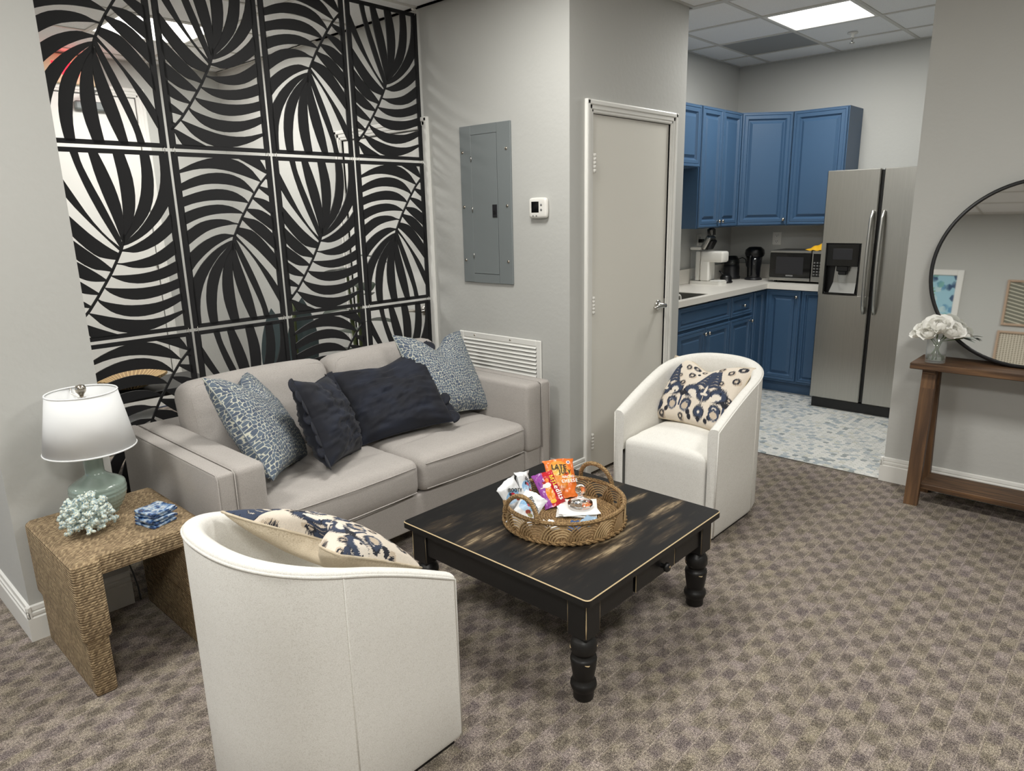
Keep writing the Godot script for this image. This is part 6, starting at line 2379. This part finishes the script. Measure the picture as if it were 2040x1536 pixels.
	for k in n:
		var yy := 1.0 - 1.55 * (k + 0.5) / n
		var rr := sqrt(1.0 - yy * yy)
		var w := k * 2.39996
		var d := Vector3(rr * cos(w), yy * 0.92 + 0.10, rr * sin(w)).normalized()
		var ln := r.randf_range(0.058, 0.082)
		if d.y < -0.2:
			ln = minf(ln, 0.044 / -d.y)
		st = tool()
		var base := Vector3(0, 0.052, 0)
		var pts := []
		var rad := []
		var bend := Vector3(r.randf_range(-1, 1), r.randf_range(-0.6, 1), r.randf_range(-1, 1)) * 0.010
		for i in 7:
			var t := i / 6.0
			pts.append(base + d * (0.014 + ln * t) + bend * sin(PI * t))
			rad.append([0.012, 0.0105, 0.0095, 0.0105, 0.0095, 0.0105, 0.005][i] * r.randf_range(0.9, 1.15))
		bar(st, pts, rad, 7)
		for i in 9:
			var t := r.randf_range(0.45, 1.02)
			var side := d.cross(Vector3(r.randf_range(-1, 1), r.randf_range(-1, 1), r.randf_range(-1, 1))).normalized()
			var p := base + d * (0.014 + ln * t) + side * 0.009 + bend * sin(PI * minf(t, 1.0))
			bar(st, [p - side * 0.006, p + d * 0.001, p + side * 0.0045 + d * 0.002, p + side * 0.0065 + d * 0.003], [0.005, 0.0055, 0.0045, 0.0018], 6)
		put(st, "branch", M.coral_glaze, o)
	# agate coasters, slightly fanned
	var y := 0.4905
	for k in 5:
		st = tool()
		pad(st, Vector3(-0.050, 0, -0.050), Vector3(0.050, 0.0105, 0.050), 0.0045, Vector3i(5, 1, 5), func(p: Vector3, u: Vector3) -> Vector3:
			var e := maxf(absf(u.x), absf(u.z))
			return p * Vector3(1.0 + 0.04 * sin(u.z * 5.0 + k), 1, 1.0 + 0.04 * sin(u.x * 6.0 + k)) + Vector3(0, 0.0015 * sin(u.x * 3.0 + k) * e, 0))
		var label: String = ["bottom blue agate coaster of the stack on the end table", "second blue agate coaster from the bottom of the stack", "middle blue agate coaster of the stack of five", "second blue agate coaster from the top of the stack", "top pale-edged blue agate coaster of the stack"][k]
		single(st, "coaster", M.agate, label, "coaster", at(0.838 + [0.0, 0.004, -0.005, 0.003, -0.002][k], y, -2.545 + [0.0, -0.006, 0.004, -0.004, 0.003][k], 0.25 + [0.0, 0.12, -0.10, 0.16, 0.02][k]), "agate coasters")
		y += 0.0118
	

# ---------------------------------------------------------------- console, mirror, roses

func build_console() -> void:
	# local: x towards the wall, z along it
	var o := thing("console_table", "narrow brown wooden console table with slanted legs and a low shelf", "console table", Vector3(4.10, 0, -0.27))
	var W: Material = M.console_wood
	var along := Transform3D(Basis(Vector3.UP, PI / 2), Vector3.ZERO)
	block("table_top", Vector3(-0.615, 0.728, -0.133), Vector3(0.615, 0.760, 0.133), W, o, 0.003).transform = along
	for s in [-1.0, 1.0]:
		var z: float = s * 0.535
		block("top_bearer", Vector3(-0.085, 0.700, z - 0.030), Vector3(0.105, 0.728, z + 0.030), W, o, 0.002)
		for f in [-1.0, 1.0]:
			# front legs lean out, rear legs lean back
			var a := Vector3(f * 0.045 - 0.01, 0.702, z)
			var b := Vector3(f * 0.118 - (0.01 if f < 0 else 0.012), 0.0, z)
			var st := tool()
			for side in [[Vector3(-0.019, 0, -0.032), Vector3(0.019, 0, -0.032)], [Vector3(0.019, 0, -0.032), Vector3(0.019, 0, 0.032)], [Vector3(0.019, 0, 0.032), Vector3(-0.019, 0, 0.032)], [Vector3(-0.019, 0, 0.032), Vector3(-0.019, 0, -0.032)]]:
				face(st, [a + side[0], a + side[1], b + side[1], b + side[0]], side[0] + side[1])
			face(st, [b + Vector3(-0.019, 0, -0.032), b + Vector3(0.019, 0, -0.032), b + Vector3(0.019, 0, 0.032), b + Vector3(-0.019, 0, 0.032)], Vector3.DOWN)
			face(st, [a + Vector3(-0.019, 0, -0.032), a + Vector3(0.019, 0, -0.032), a + Vector3(0.019, 0, 0.032), a + Vector3(-0.019, 0, 0.032)], Vector3.UP)
			put(st, "leg", M.console_legs, o)
	block("shelf", Vector3(-0.505, 0.088, -0.112), Vector3(0.505, 0.118, 0.100), W, o, 0.003).transform = along
	# mirror leaning on the wall
	o = thing("round_mirror", "large round mirror with a thin black frame leaning on the console", "mirror")
	var th := deg_to_rad(5.6)
	var R := 0.455
	var yd := Vector3(sin(th), cos(th), 0)
	var nz := Vector3(-cos(th), sin(th), 0)
	var foot := Vector3(4.118, 0.7605, -0.432)
	var fr := Transform3D(Basis(yd.cross(nz), yd, nz), foot + yd * R)
	var st := tool()
	lathe(st, [Vector2(0, 0.004), Vector2(R - 0.012, 0.004), Vector2(R - 0.012, 0.0), Vector2(0, 0.0)], 96, fr * Transform3D(Basis(Vector3.RIGHT, PI / 2), Vector3.ZERO), -1)
	put(st, "mirror_glass", M.mirror, o)
	st = tool()
	lathe(st, [Vector2(R - 0.017, -0.004), Vector2(R - 0.017, 0.010), Vector2(R - 0.013, 0.014), Vector2(R - 0.009, 0.011), Vector2(R - 0.006, 0.012), Vector2(R, 0.008), Vector2(R, -0.014), Vector2(R - 0.017, -0.014), Vector2(R - 0.017, -0.004)], 96, fr * Transform3D(Basis(Vector3.RIGHT, PI / 2), Vector3.ZERO))
	put(st, "frame", M.black_plastic, o)
	st = tool()
	lathe(st, [Vector2(0, -0.012), Vector2(R - 0.014, -0.012), Vector2(R - 0.014, -0.005), Vector2(0, -0.005)], 64, fr * Transform3D(Basis(Vector3.RIGHT, PI / 2), Vector3.ZERO))
	put(st, "backing", M.dark_gap, o)
	# vase with water
	var vp := Vector3(4.045, 0.7605, -0.790)
	o = thing("glass_vase", "clear glass cylinder vase of water on the console", "vase", vp)
	st = tool()
	lathe(st, [Vector2(0, 0), Vector2(0.044, 0), Vector2(0.046, 0.003), Vector2(0.046, 0.128), Vector2(0.0445, 0.129), Vector2(0.0440, 0.126), Vector2(0.0440, 0.010), Vector2(0, 0.008)], 40)
	put(st, "glass", M.thin_glass, o)
	st = tool()
	lathe(st, [Vector2(0, 0.0125), Vector2(0.0427, 0.0145), Vector2(0.0427, 0.040), Vector2(0, 0.040)], 40)
	put(st, "water", M.water, o)
	# roses: petals are curved scales of four nested cups
	var petals := []
	var cups := [[0.30, 3, 14.0, 62.0], [0.50, 4, 30.0, 52.0], [0.72, 5, 46.0, 44.0], [0.95, 6, 66.0, 40.0]]
	for k in 4:
		var q: Array = cups[k]
		for n in 2:
			st = tool()
			var ph := 1.7 * n + k
			sheet(st, 10, 9, func(u: float, v: float) -> Vector3:
				var a := (u - 0.5) * 2.0
				var tip: float = deg_to_rad(q[2]) + 0.20 * absf(a) * absf(a) * absf(a)
				var pol := lerpf(deg_to_rad(160.0), tip, v)
				var az: float = deg_to_rad(q[3]) * a * (1.0 - 0.25 * v * v)
				var lip := smoothstep(0.72, 1.0, v)
				var r: float = q[0] * (1.0 + (0.10 + 0.12 * k) * lip + 0.035 * sin(a * 6.0 + ph) * lip + 0.03 * a)
				return Vector3(r * sin(pol) * sin(az), r * cos(pol) * 0.86 - 0.06 * k * lip, r * sin(pol) * cos(az)))
			petals.append(bake(st, M.petal))
	var spots := [[-0.020, 0.196, 0.0, 0.054], [-0.014, 0.172, 0.062, 0.048], [0.004, 0.182, -0.062, 0.044], [-0.052, 0.158, -0.034, 0.040], [0.052, 0.196, 0.018, 0.046], [0.030, 0.160, 0.085, 0.040], [-0.012, 0.150, -0.090, 0.035]]
	var names := ["largest white rose in the middle of the bouquet", "white rose of the bouquet on the mirror side", "white rose of the bouquet next to the wall end", "white rose at the front of the bouquet over the vase rim", "white rose at the back of the bouquet by the wall", "white rose of the bouquet beside the grey leaves", "small drooping white rose at the outer end of the bouquet"]
	for i in spots.size():
		var s: Array = spots[i]
		var b := thing("white_rose", names[i], "flower", vp, 0.0, "white roses in the vase")
		var top := Vector3(s[0], s[1], s[2])
		var out := (Vector3(s[0] * 6.0 - 0.30, 0.75, s[2] * 7.0)).normalized()
		st = tool()
		var low := Vector3(-s[0] * 0.5, 0, -s[2] * 0.42).limit_length(0.034)
		low.y = 0.018
		bar(st, [low, low.lerp(top, 0.5) * Vector3(0.25, 1, 0.25), Vector3(clampf(top.x, -0.030, 0.030), 0.126, clampf(top.z, -0.030, 0.030)), top - out * s[3] * 0.6], 0.0028, 6)
		put(st, "stem", M.flower_stem, b)
		var xa := out.cross(Vector3.FORWARD).normalized()
		var base := Basis(xa, out, xa.cross(out))
		for k in 4:
			var cnt: int = cups[k][1]
			for p in cnt:
				var w: float = TAU * (p + 0.37 * k) / cnt + i * 1.3
				inst(petals[k * 2 + p % 2], "petal", b, Transform3D(base * Basis(Vector3.UP, w) * Basis.from_scale(Vector3.ONE * s[3]), top))
	# grey foliage sprigs at the mirror side
	var g := thing("foliage_sprig", "grey-green leaf sprig at the mirror side of the roses", "foliage", vp)
	st = tool()
	bar(st, [Vector3(0.010, 0.018, -0.01), Vector3(0.0, 0.11, 0.02), Vector3(-0.005, 0.135, 0.11)], 0.0024, 6)
	put(st, "stem", M.flower_stem, g)
	for k in 7:
		st = tool()
		var w := -0.9 + 0.3 * k
		blade(st, Vector3(-0.004, 0.136, 0.108), Vector3(sin(w) * 0.7, 0.25 * cos(k * 2.0), 1.0), Vector3.UP, 0.062, 0.026, 0.15)
		put(st, "leaf", M.grey_leaf, g)


func build_pictures() -> void:
	# framed prints on the west wall, seen in the mirror
	var defs := [["white framed blue jungle print on the west wall", "white_trim", "print_jungle", -2.25, 1.58, 0.66, 0.86, 0.075], ["oak framed pale leaf-line print, upper of the pair", "pale_oak", "print_leaf", -1.12, 1.62, 0.62, 0.58, 0.028], ["oak framed dotted weave print, lower of the pair", "pale_oak", "print_dots", -1.14, 0.97, 0.62, 0.58, 0.028]]
	for d in defs:
		var fr := facing(Vector3(WEST, d[4], d[3]), Vector3(1, 0, 0))
		var o := thing("framed_print", d[0], "picture", Vector3.ZERO, 0.0, "framed prints on the west wall")
		var w: float = d[5] / 2
		var h: float = d[6] / 2
		var f: float = d[7]
		var st := tool()
		for s in [-1.0, 1.0]:
			box(st, Vector3(s * (w - f), -h, 0), Vector3(s * w, h, 0.030), 0.004, fr)
			box(st, Vector3(-w + f, s * (h - f), 0), Vector3(w - f, s * h, 0.0298), 0.004, fr)
		put(st, "frame", M[d[1]], o)
		st = tool()
		sheet(st, 1, 1, func(u: float, v: float) -> Vector3: return fr * Vector3(lerpf(-w + f, w - f, u), lerpf(-h + f, h - f, v), 0.010), false, Rect2(0, 1, 1, -1))
		put(st, "print", M[d[2]], o)
		block("backing", Vector3(-w + f, -h + f, 0.001), Vector3(w - f, h - f, 0.008), M.white_trim, o, 0, fr)
